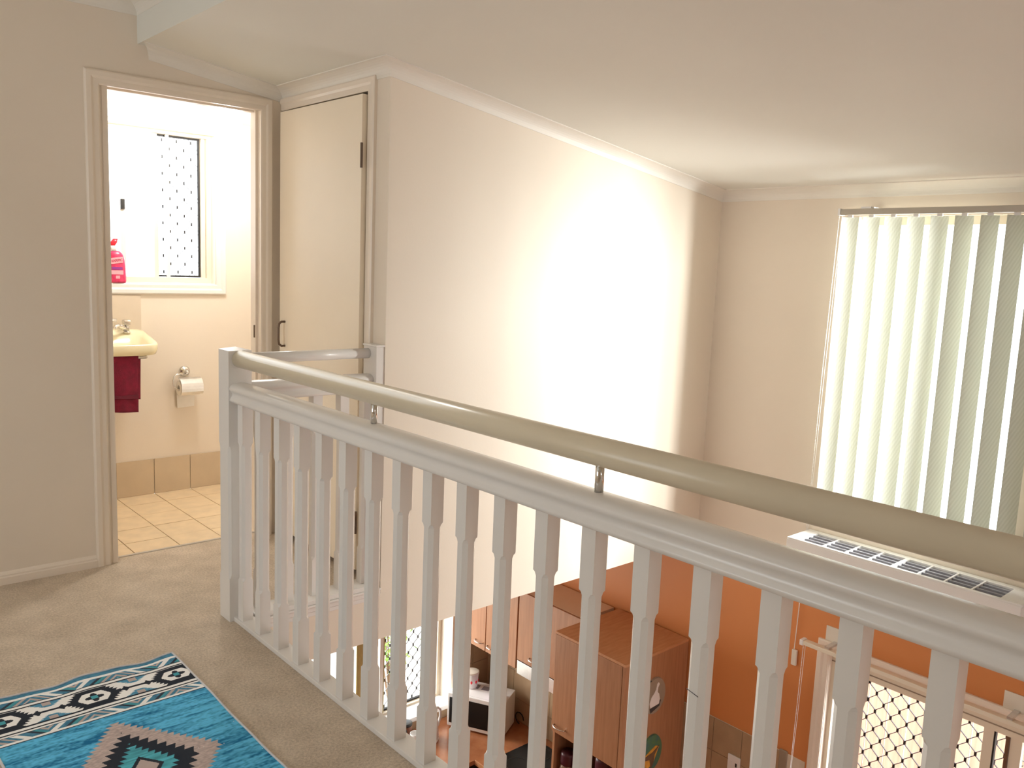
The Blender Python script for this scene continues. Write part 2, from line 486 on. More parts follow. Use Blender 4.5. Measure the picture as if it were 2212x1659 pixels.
cornice('trim_7', lambda d: (-0.8, Yw - d), lambda d: (1.3, Yw - d))

# ---- baseboard left of the doorway
mb = MB()
mb.loft([[(x, Yt - d, z) for d, z in ((0, 0), (0.017, 0), (0.017, 0.030), (0.012, 0.034), (0.012, 0.040), (0.007, 0.047), (0.0, 0.052))] for x in (XL, -0.266)])
structure(mb.build('baseboard_front', 'trim_paint'))

# ---- toilet doorway: jambs and architraves
ARC = [(0, 0.0), (0.010, 0.0), (0.013, 0.006), (0.013, 0.024), (0.016, 0.030), (0.018, 0.034), (0.018, 0.052), (0.014, 0.058), (0.0, 0.058)]  # depth, outward
def frame_root(name, label, loc): return sroot(name, loc, label)
t = frame_root('trim_doorway', 'cream architrave around the toilet doorway', (0.17, Yt, 0))
a0, a1, ah = -0.209, 0.488 + 0.004, 2.048
def arch_leg_y(xin, sgn, ztop, yface):   # wall in plane y, leg at x = xin going outwards
    return MB().loft([[(xin + sgn * w, yface - d, z0 + (w if z0 else 0)) for d, w in ARC] for z0 in (0.0, ztop)])
mbL = MB().loft([[(a0 - w, Yt - d, z) for d, w in ARC] if z == 0.0 else [(a0 - w, Yt - d, ah + w) for d, w in ARC] for z in (0.0, ah)])
mbL.build('architrave_leg', 'trim_paint', t)
MB().loft([[(a1 + w, Yt - d, 0.0) for d, w in ARC], [(a1 + w, Yt - d, ah + w) for d, w in ARC]]).build('architrave_leg', 'trim_paint', t)
MB().loft([[(a0 - w, Yt - d, ah + w) for d, w in ARC], [(a1 + w, Yt - d, ah + w) for d, w in ARC]]).build('architrave_head', 'trim_paint', t)
B(DX0 - 0.022, DX0, Yt - 0.002, Yt + 0.098, 0.0, DH).build('jamb', 'trim_paint', t)
B(DX1 - 0.012, DX1 + 0.02, Yt - 0.002, Yt + 0.098, 0.0, DH).build('jamb', 'trim_paint', t)
B(DX0 - 0.022, DX1 + 0.02, Yt - 0.002, Yt + 0.098, DH, DH + 0.02).build('jamb_head', 'trim_paint', t)
B(DX1 - 0.024, DX1 - 0.012, Yt + 0.045, Yt + 0.098, 0.0, DH).build('door_stop', 'trim_paint', t)
B(DX0, DX0 + 0.008, Yt + 0.045, Yt + 0.098, 0.0, DH).build('door_stop', 'trim_paint', t)
B(DX0, DX1 - 0.012, Yt + 0.06, Yt + 0.098, DH - 0.008, DH).build('door_stop', 'trim_paint', t)
B(DX1 - 0.028, DX1 - 0.0235, Yt + 0.052, Yt + 0.060, 0.985, 1.045).build('strike_plate', 'brown_handle', t)

# ---- cupboard: architrave, door ajar
t = sroot('trim_cupboard', (Xc, 0.45, 0), 'cream architrave around the cupboard door')
cy0, cy1, ch = 0.078, 0.80, 2.062
MB().loft([[(Xc - d, cy0 - w * 0.95, 0.0) for d, w in ARC], [(Xc - d, cy0 - w * 0.95, ch + 0.95 * w if ch + w < 2.2 else ch) for d, w in ARC]]).build('architrave_leg', 'trim_paint', t)
MB().loft([[(Xc - d, cy0 - w * 0.95, ch + w * 0.95) for d, w in ARC], [(Xc - d, Yt - 0.002, ch + w * 0.95) for d, w in ARC]]).build('architrave_head', 'trim_paint', t)
B(Xc + 0.0, Xc + 0.09, cy0, cy0 + 0.012, 0.0, ch).build('jamb', 'trim_paint', t)
B(Xc + 0.0, Xc + 0.09, cy1, cy1 + 0.012, 0.0, ch).build('jamb', 'trim_paint', t)
B(Xc + 0.05, Xc + 0.06, cy0 + 0.012, cy1, 0.0, ch).build('cupboard_interior', 'wood_dark', t)
d1 = sroot('door_1', (Xc + 0.002, 0.084, 0), 'plain cream flush cupboard door standing slightly ajar')
L = 0.718
dp = B(-0.034, 0.0, 0.0, L, 0.034, 2.049).build('door_leaf', 'door_paint', d1, bevel=0.0015)
hb = MB()
def hp(z): return [(-0.034, L - 0.04, z)]
r = 0.055
hb.tube([(-0.030, L - 0.055, 0.957), (-0.052, L - 0.055, 0.957), (-0.064, L - 0.055, 0.966), (-0.067, L - 0.055, 0.985), (-0.067, L - 0.055, 1.045), (-0.064, L - 0.055, 1.064), (-0.052, L - 0.055, 1.073), (-0.030, L - 0.055, 1.073)], 0.0055, 10)
hnd = hb.build('handle', 'brown_handle', d1, smooth=True)
hnd['label'] = 'dark bronze D handle'
for z in (1.805, 0.25):
    MB().tube([(-0.037, -0.004, z - 0.05), (-0.037, -0.004, z + 0.05)], 0.0055, 8).build('hinge', 'brown_handle', d1)
MB().lathe([(0.004, -0.0), (0.015, 0.002), (0.019, 0.014), (0.018, 0.03), (0.010, 0.036)], (-0.034 - 0.0, L - 0.075, 0.060), 'x', 14).build('door_bumper', 'plastic_cream', d1, smooth=True)
for o in d1.children:
    o.matrix_parent_inverse = Matrix.Identity(4)
    if o.name.startswith('door_bumper'):
        for v in o.data.vertices: v.co.x = -0.068 - v.co.x
d1.rotation_euler = (0, 0, math.radians(0.35))

# ------------------------------------------------------------------ balustrade
def baluster_mb(w, z0, z1, c0, c1, ch, x=0.0, y=0.0, st=0.012):
    h = w / 2
    def ring(z, c):
        c = max(c, 0.00015)
        return [(x - h + c, y - h, z), (x + h - c, y - h, z), (x + h, y - h + c, z), (x + h, y + h - c, z),
                (x + h - c, y + h, z), (x - h + c, y + h, z), (x - h, y + h - c, z), (x - h, y - h + c, z)]
    rings = [ring(z0, 0), ring(c0, 0), ring(c0 + st * 0.25, ch * 0.55), ring(c0 + st, ch), ring(c1 - st, ch), ring(c1 - st * 0.25, ch * 0.55), ring(c1, 0), ring(z1, 0)]
    return MB().loft(rings)
RAILP = [(-0.030, 0.0), (-0.036, 0.002), (-0.040, 0.008), (-0.040, 0.014), (-0.034, 0.022), (-0.031, 0.030), (-0.033, 0.038), (-0.040, 0.044), (-0.043, 0.051), (-0.041, 0.059),
         (-0.033, 0.067), (-0.018, 0.072), (0.0, 0.0735)]
RAILP = RAILP + [(-a, b) for a, b in RAILP[-2::-1]]
RZ = 0.843
YE = -3.35
bal = thing('balustrade', 'long white timber balustrade with round cream handrail beside the carpeted landing', 'balustrade', (0, -1.6, 0))
nm = baluster_mb(0.0886, 0.0, 1.034, 0.168, 0.683, 0.009, st=0.02)
nw = 0.0443
nm.build('newel_post', 'white_gloss', bal)
MB().loft([[(-nw, -nw, 1.034), (nw, -nw, 1.034), (nw, nw, 1.034), (-nw, nw, 1.034)], [(-0.001, -0.001, 1.045), (0.001, -0.001, 1.045), (0.001, 0.001, 1.045), (-0.001, 0.001, 1.045)]]).build('newel_cap', 'white_gloss', bal)
B(-0.028, 0.036, YE, -nw, 0.0, 0.017).build('base_rail', 'white_gloss', bal, bevel=0.002)
B(0.0, 0.046, YE, Yb, ZL, -0.0).build('edge_board', 'white_gloss', bal)
first = None
k = 0
while True:
    yy = -0.0867 - 0.1453 * k
    if yy < YE + 0.05: break
    if first is None:
        first = baluster_mb(0.0402, 0.017, RZ + 0.004, 0.172, 0.698, 0.0105).build('baluster', 'white_gloss', bal)
        first.location = (0, yy, 0)
    else:
        share(first, 'baluster', bal, (0, yy, 0))
    k += 1
MB().loft([[(x, y, RZ + z) for x, z in RAILP] for y in (-nw, YE)]).build('top_rail', 'white_gloss', bal, smooth=False)
for o in bal.children:
    if o.name.startswith('top_rail'):
        for p in o.data.polygons: p.use_smooth = True
        o.modifiers.new('wn', 'WEIGHTED_NORMAL')
hr = MB().tube([(0, -nw, 1.003), (0, YE, 1.003)], 0.0315, 28).build('handrail', 'handrail_paint', bal, smooth=True)
hr['label'] = 'round cream handrail'
for y in (-0.954, -1.834, -2.714):
    s = MB().tube([(0, y, RZ + 0.07), (0, y, 0.985)], 0.0098, 16).build('rail_support', 'chrome', bal, smooth=True)
    s['label'] = 'chrome support tube'
# scuff on one baluster
sc = MB().tube([(-0.0206, -0.0867 - 0.1453 * 14 + 0.016, 0.594), (-0.0206, -0.0867 - 0.1453 * 14 - 0.012, 0.588)], 0.0008, 5).build('scuff_mark', 'scuff', bal)

sb = thing('balustrade', 'short white balustrade run meeting the cupboard wall', 'balustrade', (0.3, 0, 0))
HN0 = 0.569
B(HN0, Xc, Yb + 0.004, 0.028, 0.02, 1.030).build('half_newel', 'white_gloss', sb, bevel=0.002)
B(HN0 - 0.004, Xc, Yb, 0.032, 1.030, 1.038).build('half_newel_cap', 'white_gloss', sb, bevel=0.002)
MB().tube([(nw, -0.006, 1.000), (HN0, -0.006, 1.000)], 0.021, 22).build('handrail', 'white_gloss', sb, smooth=True)
MB().loft([[(x, -0.012 + y * 0.95, RZ + z) for y, z in RAILP] for x in (nw, HN0)]).build('top_rail', 'white_gloss', sb)
fs = None
for x in (0.565 - 0.012, 0.443, 0.322, 0.201, 0.09):
    if fs is None:
        fs = baluster_mb(0.040, 0.02, RZ + 0.004, 0.172, 0.698, 0.0105).build('baluster', 'white_gloss', sb)
        fs.location = (x, -0.020, 0)
    else:
        share(fs, 'baluster', sb, (x, -0.020, 0))
B(0.046, HN0 + 0.03, -0.080, 0.020, 0.0, 0.020).build('base_rail', 'white_gloss', sb, bevel=0.003)
B(0.046, HN0 + 0.035, -0.088, -0.045, -0.010, 0.0).build('base_mould', 'white_gloss', sb, bevel=0.003)
B(0.046, HN0 + 0.035, -0.080, -0.045, -0.030, -0.012).build('base_mould', 'white_gloss', sb, bevel=0.002)
B(0.046, HN0 + 0.035, -0.075, -0.045, -0.050, -0.032).build('base_mould', 'white_gloss', sb, bevel=0.002)
for o in sb.children:
    if o.name.startswith('top_rail'):
        for p in o.data.polygons: p.use_smooth = True
        o.modifiers.new('wn', 'WEIGHTED_NORMAL')

# ------------------------------------------------------------------ rug
def build_rug():
    cx, hw, ytop, ln = -0.604, 0.292, -0.190, 1.45
    st = 0.00215
    nx, ny = int(2 * hw / st), int(ln / st)
    rng = np.random.RandomState(3)
    U, V = np.meshgrid((np.arange(nx) + 0.5) / nx * 2 * hw - hw, (np.arange(ny) + 0.5) / ny * ln)
    def smooth_noise(sx, sy, seed):
        r = np.random.RandomState(seed)
        gx, gy = int(2 * hw / sx) + 3, int(ln / sy) + 3
        g = r.rand(gy, gx)
        fx = (U + hw) / sx; fy = V / sy
        ix, iy = fx.astype(int), fy.astype(int); tx, ty = fx - ix, fy - iy
        tx = tx * tx * (3 - 2 * tx); ty = ty * ty * (3 - 2 * ty)
        return (g[iy, ix] * (1 - tx) + g[iy, ix + 1] * tx) * (1 - ty) + (g[iy + 1, ix] * (1 - tx) + g[iy + 1, ix + 1] * tx) * ty
    def C(c): return np.array(c, float)
    dark = C((0.022, 0.028, 0.040)); white = C((0.93, 0.92, 0.90)); beige = C((0.50, 0.41, 0.38)); teal = C((0.085, 0.40, 0.48))
    n1 = smooth_noise(0.10, 0.010, 1); n2 = smooth_noise(0.03, 0.006, 2); n3 = smooth_noise(0.28, 0.22, 4); n4 = smooth_noise(0.008, 0.004, 5)
    f = np.clip(0.42 * n1 + 0.25 * n2 + 0.22 * n3 + 0.28 * n4 - 0.10, 0, 1)
    f = np.clip((f - 0.26) / 0.40, 0, 1)[..., None]
    blueA, blueB = C((0.010, 0.15, 0.33)), C((0.13, 0.56, 0.86))
    img = blueA * (1 - f) + blueB * f
    fb = n4[..., None]
    bandblue = C((0.045, 0.16, 0.26)) * (1 - fb) + C((0.09, 0.28, 0.42)) * fb
    # mirrored V so both ends carry the border
    Vm = np.minimum(V, ln - V)
    def setm(m, c):
        img[m] = c if np.ndim(c) == 1 else c[m]
    B0 = Vm < 0.290
    setm(B0, np.broadcast_to(white, img.shape))
    setm(Vm < 0.023, bandblue)
    def diag(v0, v1, sgn):
        m = (Vm >= v0) & (Vm < v1)
        ph = ((U + sgn * np.sign(np.sin(U * 2 * PI / 0.249 + 0.8)) * (Vm - v0) * 1.0) / 0.1245) % 1.0
        setm(m, bandblue)
        setm(m & (ph < 0.16), np.broadcast_to(white, img.shape))
        setm(m & (ph > 0.34) & (ph < 0.44), np.broadcast_to(dark * 1.6, img.shape))
        setm(m & (ph > 0.60) & (ph < 0.70), np.broadcast_to(beige, img.shape))
        setm(m & (ph > 0.82) & (ph < 0.90), np.broadcast_to(beige * 1.1, img.shape))
        setm(m & (ph > 0.44) & (ph < 0.56), np.broadcast_to(teal * 0.8, img.shape))
    diag(0.036, 0.072, 1)
    diag(0.246, 0.277, -1)
    for v0, v1 in ((0.072, 0.076), (0.088, 0.094), (0.207, 0.216), (0.229, 0.234), (0.243, 0.246), (0.289, 0.292)):
        setm((Vm >= v0) & (Vm < v1), np.broadcast_to(dark, img.shape))
    vc = 0.152
    zone = (Vm >= 0.094) & (Vm < 0.207)
    du = (U + 0.1245) % 0.249 - 0.1245
    dv = Vm - vc
    saw = (np.abs(dv) / 0.011) % 1.0
    saw2 = (np.abs(du) / 0.012) % 1.0
    # blue stepped wedges between the diamonds, against the zone edges
    du2 = 0.1245 - np.abs(du)
    w = (0.055 - np.abs(dv)) 
    wed = zone & (du2 < 0.040 - 1.1 * (0.0565 - np.abs(dv)) + 0.010 * saw) & (np.abs(dv) > 0.026)
    setm(wed, bandblue * 1.25)
    setm(wed & (du2 < 0.012) & (np.abs(dv) > 0.036), np.broadcast_to(beige, img.shape))
    # dark line with knots
    setm(zone & (np.abs(dv) < 0.0052), np.broadcast_to(dark, img.shape))
    kn = np.abs(np.abs(du) - 0.091)
    setm(zone & (((kn + 0.30 * np.abs(dv) < 0.0075) & (np.abs(dv) < 0.016) | (kn + np.abs(dv) < 0.015))), np.broadcast_to(dark, img.shape))
    # diamond with saw edge
    dd = np.abs(du) / 0.074 + np.abs(dv) / 0.085
    setm(zone & (np.abs(du) < 0.074 - 0.70 * np.abs(dv) + 0.014 * saw) & (np.abs(dv) < 0.0555), np.broadcast_to(dark, img.shape))
    hexm = zone & (np.abs(du) + 0.62 * np.abs(dv) < 0.049) & (np.abs(dv) < 0.034) & (np.abs(du) < 0.047)
    setm(hexm, np.broadcast_to(white, img.shape))
    r = np.hypot(du, dv * 1.0); an = np.arctan2(dv, du)
    setm(zone & (r < 0.0215 + 0.0065 * np.cos(4 * an)), np.broadcast_to(dark, img.shape))
    setm(zone & (np.abs(du) < 0.0095) & (np.abs(dv) < 0.0095), np.broadcast_to(teal * 0.9, img.shape))
    # field medallion
    for c in (0.62, ):
        mu, mv = np.abs(U), np.abs(V - c)
        tooth = (mv / 0.024) % 1.0
        tooth_o = (mv / 0.0165) % 1.0
        e = mu / 0.195 + mv / 0.272
        eo = mu - 0.020 * tooth_o + 0.717 * mv
        setm((eo < 0.196) & (mv < 0.278), beige * (0.80 + 0.45 * n4[..., None]))
        ed = mu - 0.026 * tooth + 0.70 * mv
        setm(ed < 0.128, np.broadcast_to(dark, img.shape))
        et = mu - 0.020 * ((mv / 0.018) % 1.0) + 0.62 * mv
        setm(et < 0.072, teal * (0.7 + 0.7 * n2[..., None]))
        setm((mu + 0.72 * mv < 0.047), np.broadcast_to(dark, img.shape))
        setm((mu + 0.72 * mv < 0.034), np.broadcast_to(beige, img.shape))
    # bright flecks
    fl_ = rng.rand(ny, nx) > 0.99985
    setm(fl_ & (Vm > 0.3), np.broadcast_to(white, img.shape))
    gx = np.linspace(-hw, hw, nx + 1); gy = np.linspace(0, ln, ny + 1)
    GX, GY = np.meshgrid(gx, gy)
    fall = np.exp(-GY / 0.10)
    wob = 0.006 * np.sin(GX * 21 + 0.7) + 0.004 * np.sin(GX * 47 + 2.0)
    wx = 0.0025 * np.sin(GY * 7.0 + 0.4) + 0.0008 * np.sin(GY * 23.0)
    X = cx + GX + wx * np.sign(GX) * np.abs(GX / hw) ** 3
    Y = ytop - GY + wob * fall
    Z = 0.0065 + 0.0045 * (np.sin(GX * 21 + 0.7) * 0.5 + 0.5) * np.exp(-GY / 0.05)
    co = np.stack([X, Y, Z], -1).reshape(-1, 3)
    idx = np.arange((nx + 1) * (ny + 1)).reshape(ny + 1, nx + 1)
    q = np.stack([idx[:-1, :-1], idx[1:, :-1], idx[1:, 1:], idx[:-1, 1:]], -1).reshape(-1, 4)
    me = bpy.data.meshes.new('rug_face')
    me.vertices.add(len(co)); me.vertices.foreach_set('co', co.ravel())
    me.loops.add(q.size); me.loops.foreach_set('vertex_index', q.ravel().astype(np.int32))
    me.polygons.add(len(q)); me.polygons.foreach_set('loop_start', (np.arange(len(q)) * 4).astype(np.int32))
    me.update()
    at = me.attributes.new('print', 'FLOAT_COLOR', 'FACE')
    rgba = np.ones((len(q), 4), np.float32); rgba[:, :3] = np.clip(img, 0, 1).reshape(-1, 3)
    at.data.foreach_set('color', rgba.ravel())
    me.materials.append(MATS['rug_print'])
    rt = thing('rug', 'turquoise patterned rug with black and white border lying on the carpet', 'rug', (cx, -0.9, 0))
    o = bpy.data.objects.new('rug_face', me); COL.objects.link(o); o.parent = rt; o.matrix_parent_inverse = PINV[rt.name]
    edge = [tuple(p) for p in np.concatenate([np.stack([X, Y, Z], -1)[0, ::6], np.stack([X, Y, Z], -1)[::10, -1][1:], np.stack([X, Y, Z], -1)[-1, ::-6], np.stack([X, Y, Z], -1)[::-10, 0][1:]])]
    MB().tube(edge + [edge[0]], 0.0034, 6).build('binding', 'rug_binding', rt, smooth=True)
build_rug()

# ------------------------------------------------------------------ security grille lattice
def grille(name, origin, ud, u0, u1, z0, z1, parent, du=0.083, dv=0.100, t=0.0022, node=(0.0045, 0.008), m='grille_black', phase=(0, 0)):
    """diamond mesh in the plane through origin spanned by ud (horizontal) and z"""
    ud = Vector(ud); n = ud.cross(Vector((0, 0, 1)))
    mb = MB(); O = Vector(origin)
    def P(u, z): return O + ud * u + Vector((0, 0, z))
    def bar(a, b, w):
        (ua, za), (ub, zb) = a, b
        l = math.hypot(ub - ua, zb - za)
        if l < 1e-4: return
        px, pz = -(zb - za) / l * w, (ub - ua) / l * w
        pts = []
        for s in (-t * 1.2, t * 1.2):
            pts += [P(ua + px, za + pz) + n * s, P(ua - px, za - pz) + n * s, P(ub - px, zb - pz) + n * s, P(ub + px, zb + pz) + n * s]
        mb.quadbox(pts)
    ni, nj = int((u1 - u0) / (du / 2)) + 3, int((z1 - z0) / (dv / 2)) + 3
    for i in range(-1, ni):
        for j in range(-1, nj):
            if (i + j) % 2: continue
            u, z = u0 + phase[0] * du + i * du / 2, z0 + phase[1] * dv + j * dv / 2
            if u0 <= u <= u1 and z0 <= z <= z1:
                bar((u, z - node[1]), (u, z + node[1]), node[0])
            for s in (1, -1):
                a, b = (u, z + s * node[1] * 0.8), (u + du / 2, z + s * dv / 2 - s * node[1] * 0.8)
                # clip in u and z
                def clip(p, q):
                    (pu, pz), (qu, qz) = p, q
                    ts = [0.0, 1.0]
                    for (c0, c1, lo, hi) in ((pu, qu, u0, u1), (pz, qz, z0, z1)):
                        d = c1 - c0
                        if abs(d) < 1e-9:
                            if c0 < lo or c0 > hi: return None
                            continue
                        ta, tb = (lo - c0) / d, (hi - c0) / d
                        if ta > tb: ta, tb = tb, ta
                        ts[0] = max(ts[0], ta); ts[1] = min(ts[1], tb)
                    if ts[0] >= ts[1]: return None
                    return ((pu + (qu - pu) * ts[0], pz + (qz - pz) * ts[0]), (pu + (qu - pu) * ts[1], pz + (qz - pz) * ts[1]))
                c = clip(a, b)
                if c: bar(c[0], c[1], t * 0.55)
    return mb.build(name, m, parent)

# ------------------------------------------------------------------ toilet window
w1 = sroot('window_1', (0.3, Yw, 1.2), 'white sliding toilet window with diamond security mesh')
x0, x1, z0, z1 = TW
yf = Yw + 0.075
B(x0, x1, Yw - 0.004, Yw + 0.15, z0 - 0.02, z0 + 0.003).build('sill', 'white_gloss', w1)
B(x1 - 0.004, x1 + 0.012, Yw - 0.004, Yw + 0.15, z0, z1).build('reveal', 'trim_paint', w1)
B(x0, x1, Yw - 0.004, Yw + 0.15, z1 - 0.004, z1 + 0.015).build('reveal', 'trim_paint', w1)
MB().loft([[(x1 + 0.002 + w, Yw - d, z0 - 0.002 - w) for d, w in ARC], [(x1 + 0.002 + w, Yw - d, z1 + w) for d, w in ARC]]).build('architrave_leg', 'white_gloss', w1)
MB().loft([[(x0 - w, Yw - d, z0 - 0.002 - w) for d, w in ARC], [(x1 + 0.002 + w, Yw - d, z0 - 0.002 - w) for d, w in ARC]]).build('architrave_sill', 'white_gloss', w1)
MB().loft([[(x0 - w, Yw - d, z1 + 0.8 * w) for d, w in ARC], [(x1 + 0.002 + w, Yw - d, z1 + 0.8 * w) for d, w in ARC]]).build('architrave_head', 'white_gloss', w1)
B(x0, x1, yf - 0.03, yf + 0.03, z0, z0 + 0.032).build('frame_rail', 'alu_cream', w1)
B(x0, x1, yf - 0.03, yf + 0.03, z1 - 0.02, z1).build('frame_rail', 'alu_cream', w1)
B(x1 - 0.028, x1 - 0.004, yf - 0.03, yf + 0.03, z0 + 0.032, z1 - 0.02).build('frame_stile', 'alu_cream', w1)
B(x1 - 0.050, x1 - 0.030, yf - 0.005, yf + 0.02, z0 + 0.03, z1 - 0.02).build('frame_stile', 'alu_cream', w1)
B(0.196, 0.222, yf - 0.024, yf - 0.002, z0 + 0.03, z1 - 0.02).build('sash_stile', 'white_gloss', w1)
B(0.382, 0.405, yf - 0.002, yf + 0.018, z0 + 0.03, z1 - 0.02).build('sash_stile', 'alu_cream', w1)
lt = B(0.197, 0.218, yf - 0.036, yf - 0.024, 1.60, 1.655).build('latch', 'dark', w1, bevel=0.003); lt['label'] = 'black window latch'
B(x0, 0.382, yf + 0.004, yf + 0.010, z0 + 0.03, z1 - 0.02).build('pane', 'whiteout_glass', w1)
mb = MB()
mb.box(0.405, 0.413, yf + 0.020, yf + 0.034, z0 + 0.034, z1 - 0.02).box(0.642, 0.652, yf + 0.020, yf + 0.034, z0 + 0.034, z1 - 0.02)
mb.box(0.413, 0.642, yf + 0.020, yf + 0.034, z0 + 0.034, z0 + 0.044).box(0.413, 0.642, yf + 0.020, yf + 0.034, z1 - 0.030, z1 - 0.02)
mb.build('screen_frame', 'rubber_black', w1)
B(0.452, 0.470, yf + 0.000, yf + 0.016, z0 + 0.03, z1 - 0.02).build('sash_stile', 'white_gloss', w1)
grille('security_mesh', (0, yf + 0.028, 0), (1, 0, 0), 0.413, 0.642, z0 + 0.044, z1 - 0.03, w1, 0.081, 0.092, t=0.0018, node=(0.0036, 0.0075), phase=(0.36, 0.2))

# ------------------------------------------------------------------ toilet fittings
gl = thing('globe_light', 'cream opal globe light under the toilet ceiling', 'lamp', (0.54, 1.34, 2.16))
MB().lathe([(0.001, -0.087), (0.03, -0.081), (0.055, -0.066), (0.074, -0.043), (0.083, -0.01), (0.083, 0.01), (0.074, 0.043), (0.055, 0.066), (0.045, 0.072)], (0.54, 1.34, 2.066), 'z', 28).build('globe', 'opal_glass', gl, smooth=True)
MB().lathe([(0.05, 0.0), (0.055, 0.008), (0.055, 0.032)], (0.54, 1.34, 2.132), 'z', 24).build('fitting', 'plastic_white', gl, smooth=True)

sp = thing('splashback', 'beige tile splashback above the cream basin', 'splashback', (0.09, Yw, 0.94))
for i in range(3):
    B(0.277 - 0.2 * (i + 1) + 0.001, 0.277 - 0.2 * i - 0.001, Yw - 0.008, Yw, 0.942, 1.136).build('tile', 'splash_tile', sp)

# basin: rounded rectangle bowl with tap ledge
bs = thing('basin', 'small cream ceramic wall basin with chrome taps below the toilet window', 'basin', (0.05, Yw - 0.15, 0.94))
def rr(cx, cy, hx, hy, r, z, n=6):
    pts = []
    for (sx, sy, a0) in ((1, 1, 0), (-1, 1, PI / 2), (-1, -1, PI), (1, -1, 1.5 * PI)):
        for k in range(n + 1):
            a = a0 + k / n * PI / 2
            pts.append((cx + sx * (hx - r) + r * math.cos(a), cy + sy * (hy - r) + r * math.sin(a), z))
    return pts
bcx, bcy = 0.05, Yw - 0.145
rings = [rr(bcx, bcy + 0.03, 0.15, 0.105, 0.06, 0.790), rr(bcx, bcy + 0.012, 0.20, 0.125, 0.06, 0.835), rr(bcx, bcy, 0.225, 0.142, 0.055, 0.868), rr(bcx, bcy, 0.232, 0.144, 0.05, 0.900), rr(bcx, bcy, 0.232, 0.144, 0.05, 0.925), rr(bcx, bcy, 0.227, 0.140, 0.05, 0.932),
         rr(bcx, bcy, 0.212, 0.128, 0.05, 0.930), rr(bcx, bcy - 0.030, 0.190, 0.088, 0.05, 0.918), rr(bcx, bcy - 0.030, 0.175, 0.075, 0.05, 0.870), rr(bcx, bcy - 0.03, 0.12, 0.045, 0.04, 0.835)]
bowl = MB().loft(rings).build('bowl', 'basin_cream', bs, smooth=True)
for v in bowl.data.vertices:
    v.co.z += 0.020 - 0.062 * (Yw - v.co.y) / 0.289 * min(1.0, max(0.0, (v.co.z - 0.79) / 0.09))
def tap(cx, cy, cz, parent):
    tp = MB().lathe([(0.020, 0), (0.021, 0.004), (0.014, 0.010), (0.012, 0.028), (0.013, 0.034), (0.010, 0.040)], (cx, cy, cz), 'z', 16)
    tp.tube([(cx, cy, cz + 0.016), (cx - 0.030, cy - 0.030, cz + 0.034), (cx - 0.058, cy - 0.056, cz + 0.044), (cx - 0.078, cy - 0.072, cz + 0.040), (cx - 0.083, cy - 0.076, cz + 0.024)], [0.015, 0.012, 0.011, 0.0105, 0.010], 12)
    o = tp.build('tap', 'chrome', parent, smooth=True); o['label'] = 'chrome basin tap'
    MB().lathe([(0.013, 0.0), (0.022, 0.005), (0.025, 0.024), (0.021, 0.032), (0.008, 0.035)], (cx, cy, cz + 0.040), 'z', 8).build('tap_handle', 'chrome', o)
tap(0.182, Yw - 0.060, 0.934, bs)
tap(-0.07, Yw - 0.060, 0.934, bs)
wt = MB()
wt.tube([(0.02, Yw, 1.012), (0.02, Yw - 0.06, 1.012), (0.05, Yw - 0.115, 1.010), (0.112, Yw - 0.125, 1.008)], 0.0085, 12).build('spout', 'chrome', bs, smooth=True)
# towel rail and towel
tr = thing('towel_rail', 'dark chrome rail under the cream basin', 'towel rail', (0.05, Yw - 0.22, 0.83))
MB().tube([(-0.15, Yw - 0.26, 0.822), (0.215, Yw - 0.26, 0.822)], 0.009, 12).build('bar', 'chrome', tr, smooth=True)
for x in (-0.15, 0.215):
    MB().tube([(x, Yw - 0.26, 0.822), (x, Yw - 0.11, 0.822)], 0.008, 10).build('bracket', 'chrome', tr, smooth=True)
tw = thing('hand_towel', 'dark red hand towel hanging under the cream basin', 'towel', (0.05, Yw - 0.27, 0.54))
def towel_mb(x0, x1, yy, ztop, zbot, amp, wr=1):
    nu, nv = 26, 22
    fr, bk = [], []
    for j in range(nv + 1):
        v = j / nv
        a, b = [], []
        for i in range(nu + 1):
            u = i / nu
            x = x0 + (x1 - x0) * u + 0.006 * v * math.sin(3 * u + 1)
            y = yy - amp * v * (math.sin(u * 9 + 0.6) + 0.5 * math.sin(u * 17 + v * 2)) * (0.4 + v)
            z = ztop + (zbot - ztop) * v + 0.006 * math.sin(u * 4) * v
            a.append((x, y, z)); b.append((x, y + 0.006, z))
        fr.append(a); bk.append(b)
    return MB().loft([f + bb[::-1] for f, bb in zip(fr, bk)])
towel_mb(-0.16, 0.172, Yw - 0.276, 0.832, 0.535, 0.006).build('front_fold', 'towel_red', tw, smooth=True)
towel_mb(-0.16, 0.190, Yw - 0.254, 0.832, 0.60, 0.004).build('back_fold', 'towel_red', tw, smooth=True)
towel_mb(-0.155, 0.168, Yw - 0.2835, 0.625, 0.607, 0.001).build('woven_band', 'towel_band', tw, smooth=True)

# toilet roll holder + roll
tx = 0.505
th = thing('toilet_roll_holder', 'chrome toilet roll holder with curved cover on the toilet wall', 'toilet roll holder', (tx, Yw, 0.7))
MB().lathe([(0.031, 0.0), (0.031, -0.006), (0.024, -0.013), (0.012, -0.018), (0.010, -0.045), (0.012, -0.050), (0.004, -0.055)], (tx + 0.008, Yw, 0.700), 'y', 22).build('rosette', 'chrome', th, smooth=True)
MB().tube([(tx + 0.008, Yw - 0.040, 0.690), (tx - 0.050, Yw - 0.040, 0.688), (tx - 0.066, Yw - 0.042, 0.676), (tx - 0.073, Yw - 0.045, 0.645), (tx - 0.070, Yw - 0.05, 0.618), (tx - 0.05, Yw - 0.055, 0.604), (tx + 0.085, Yw - 0.055, 0.606), (tx + 0.088, Yw - 0.055, 0.632)], 0.0042, 10).build('wire', 'chrome', th, smooth=True)
cv = MB()
rings = []
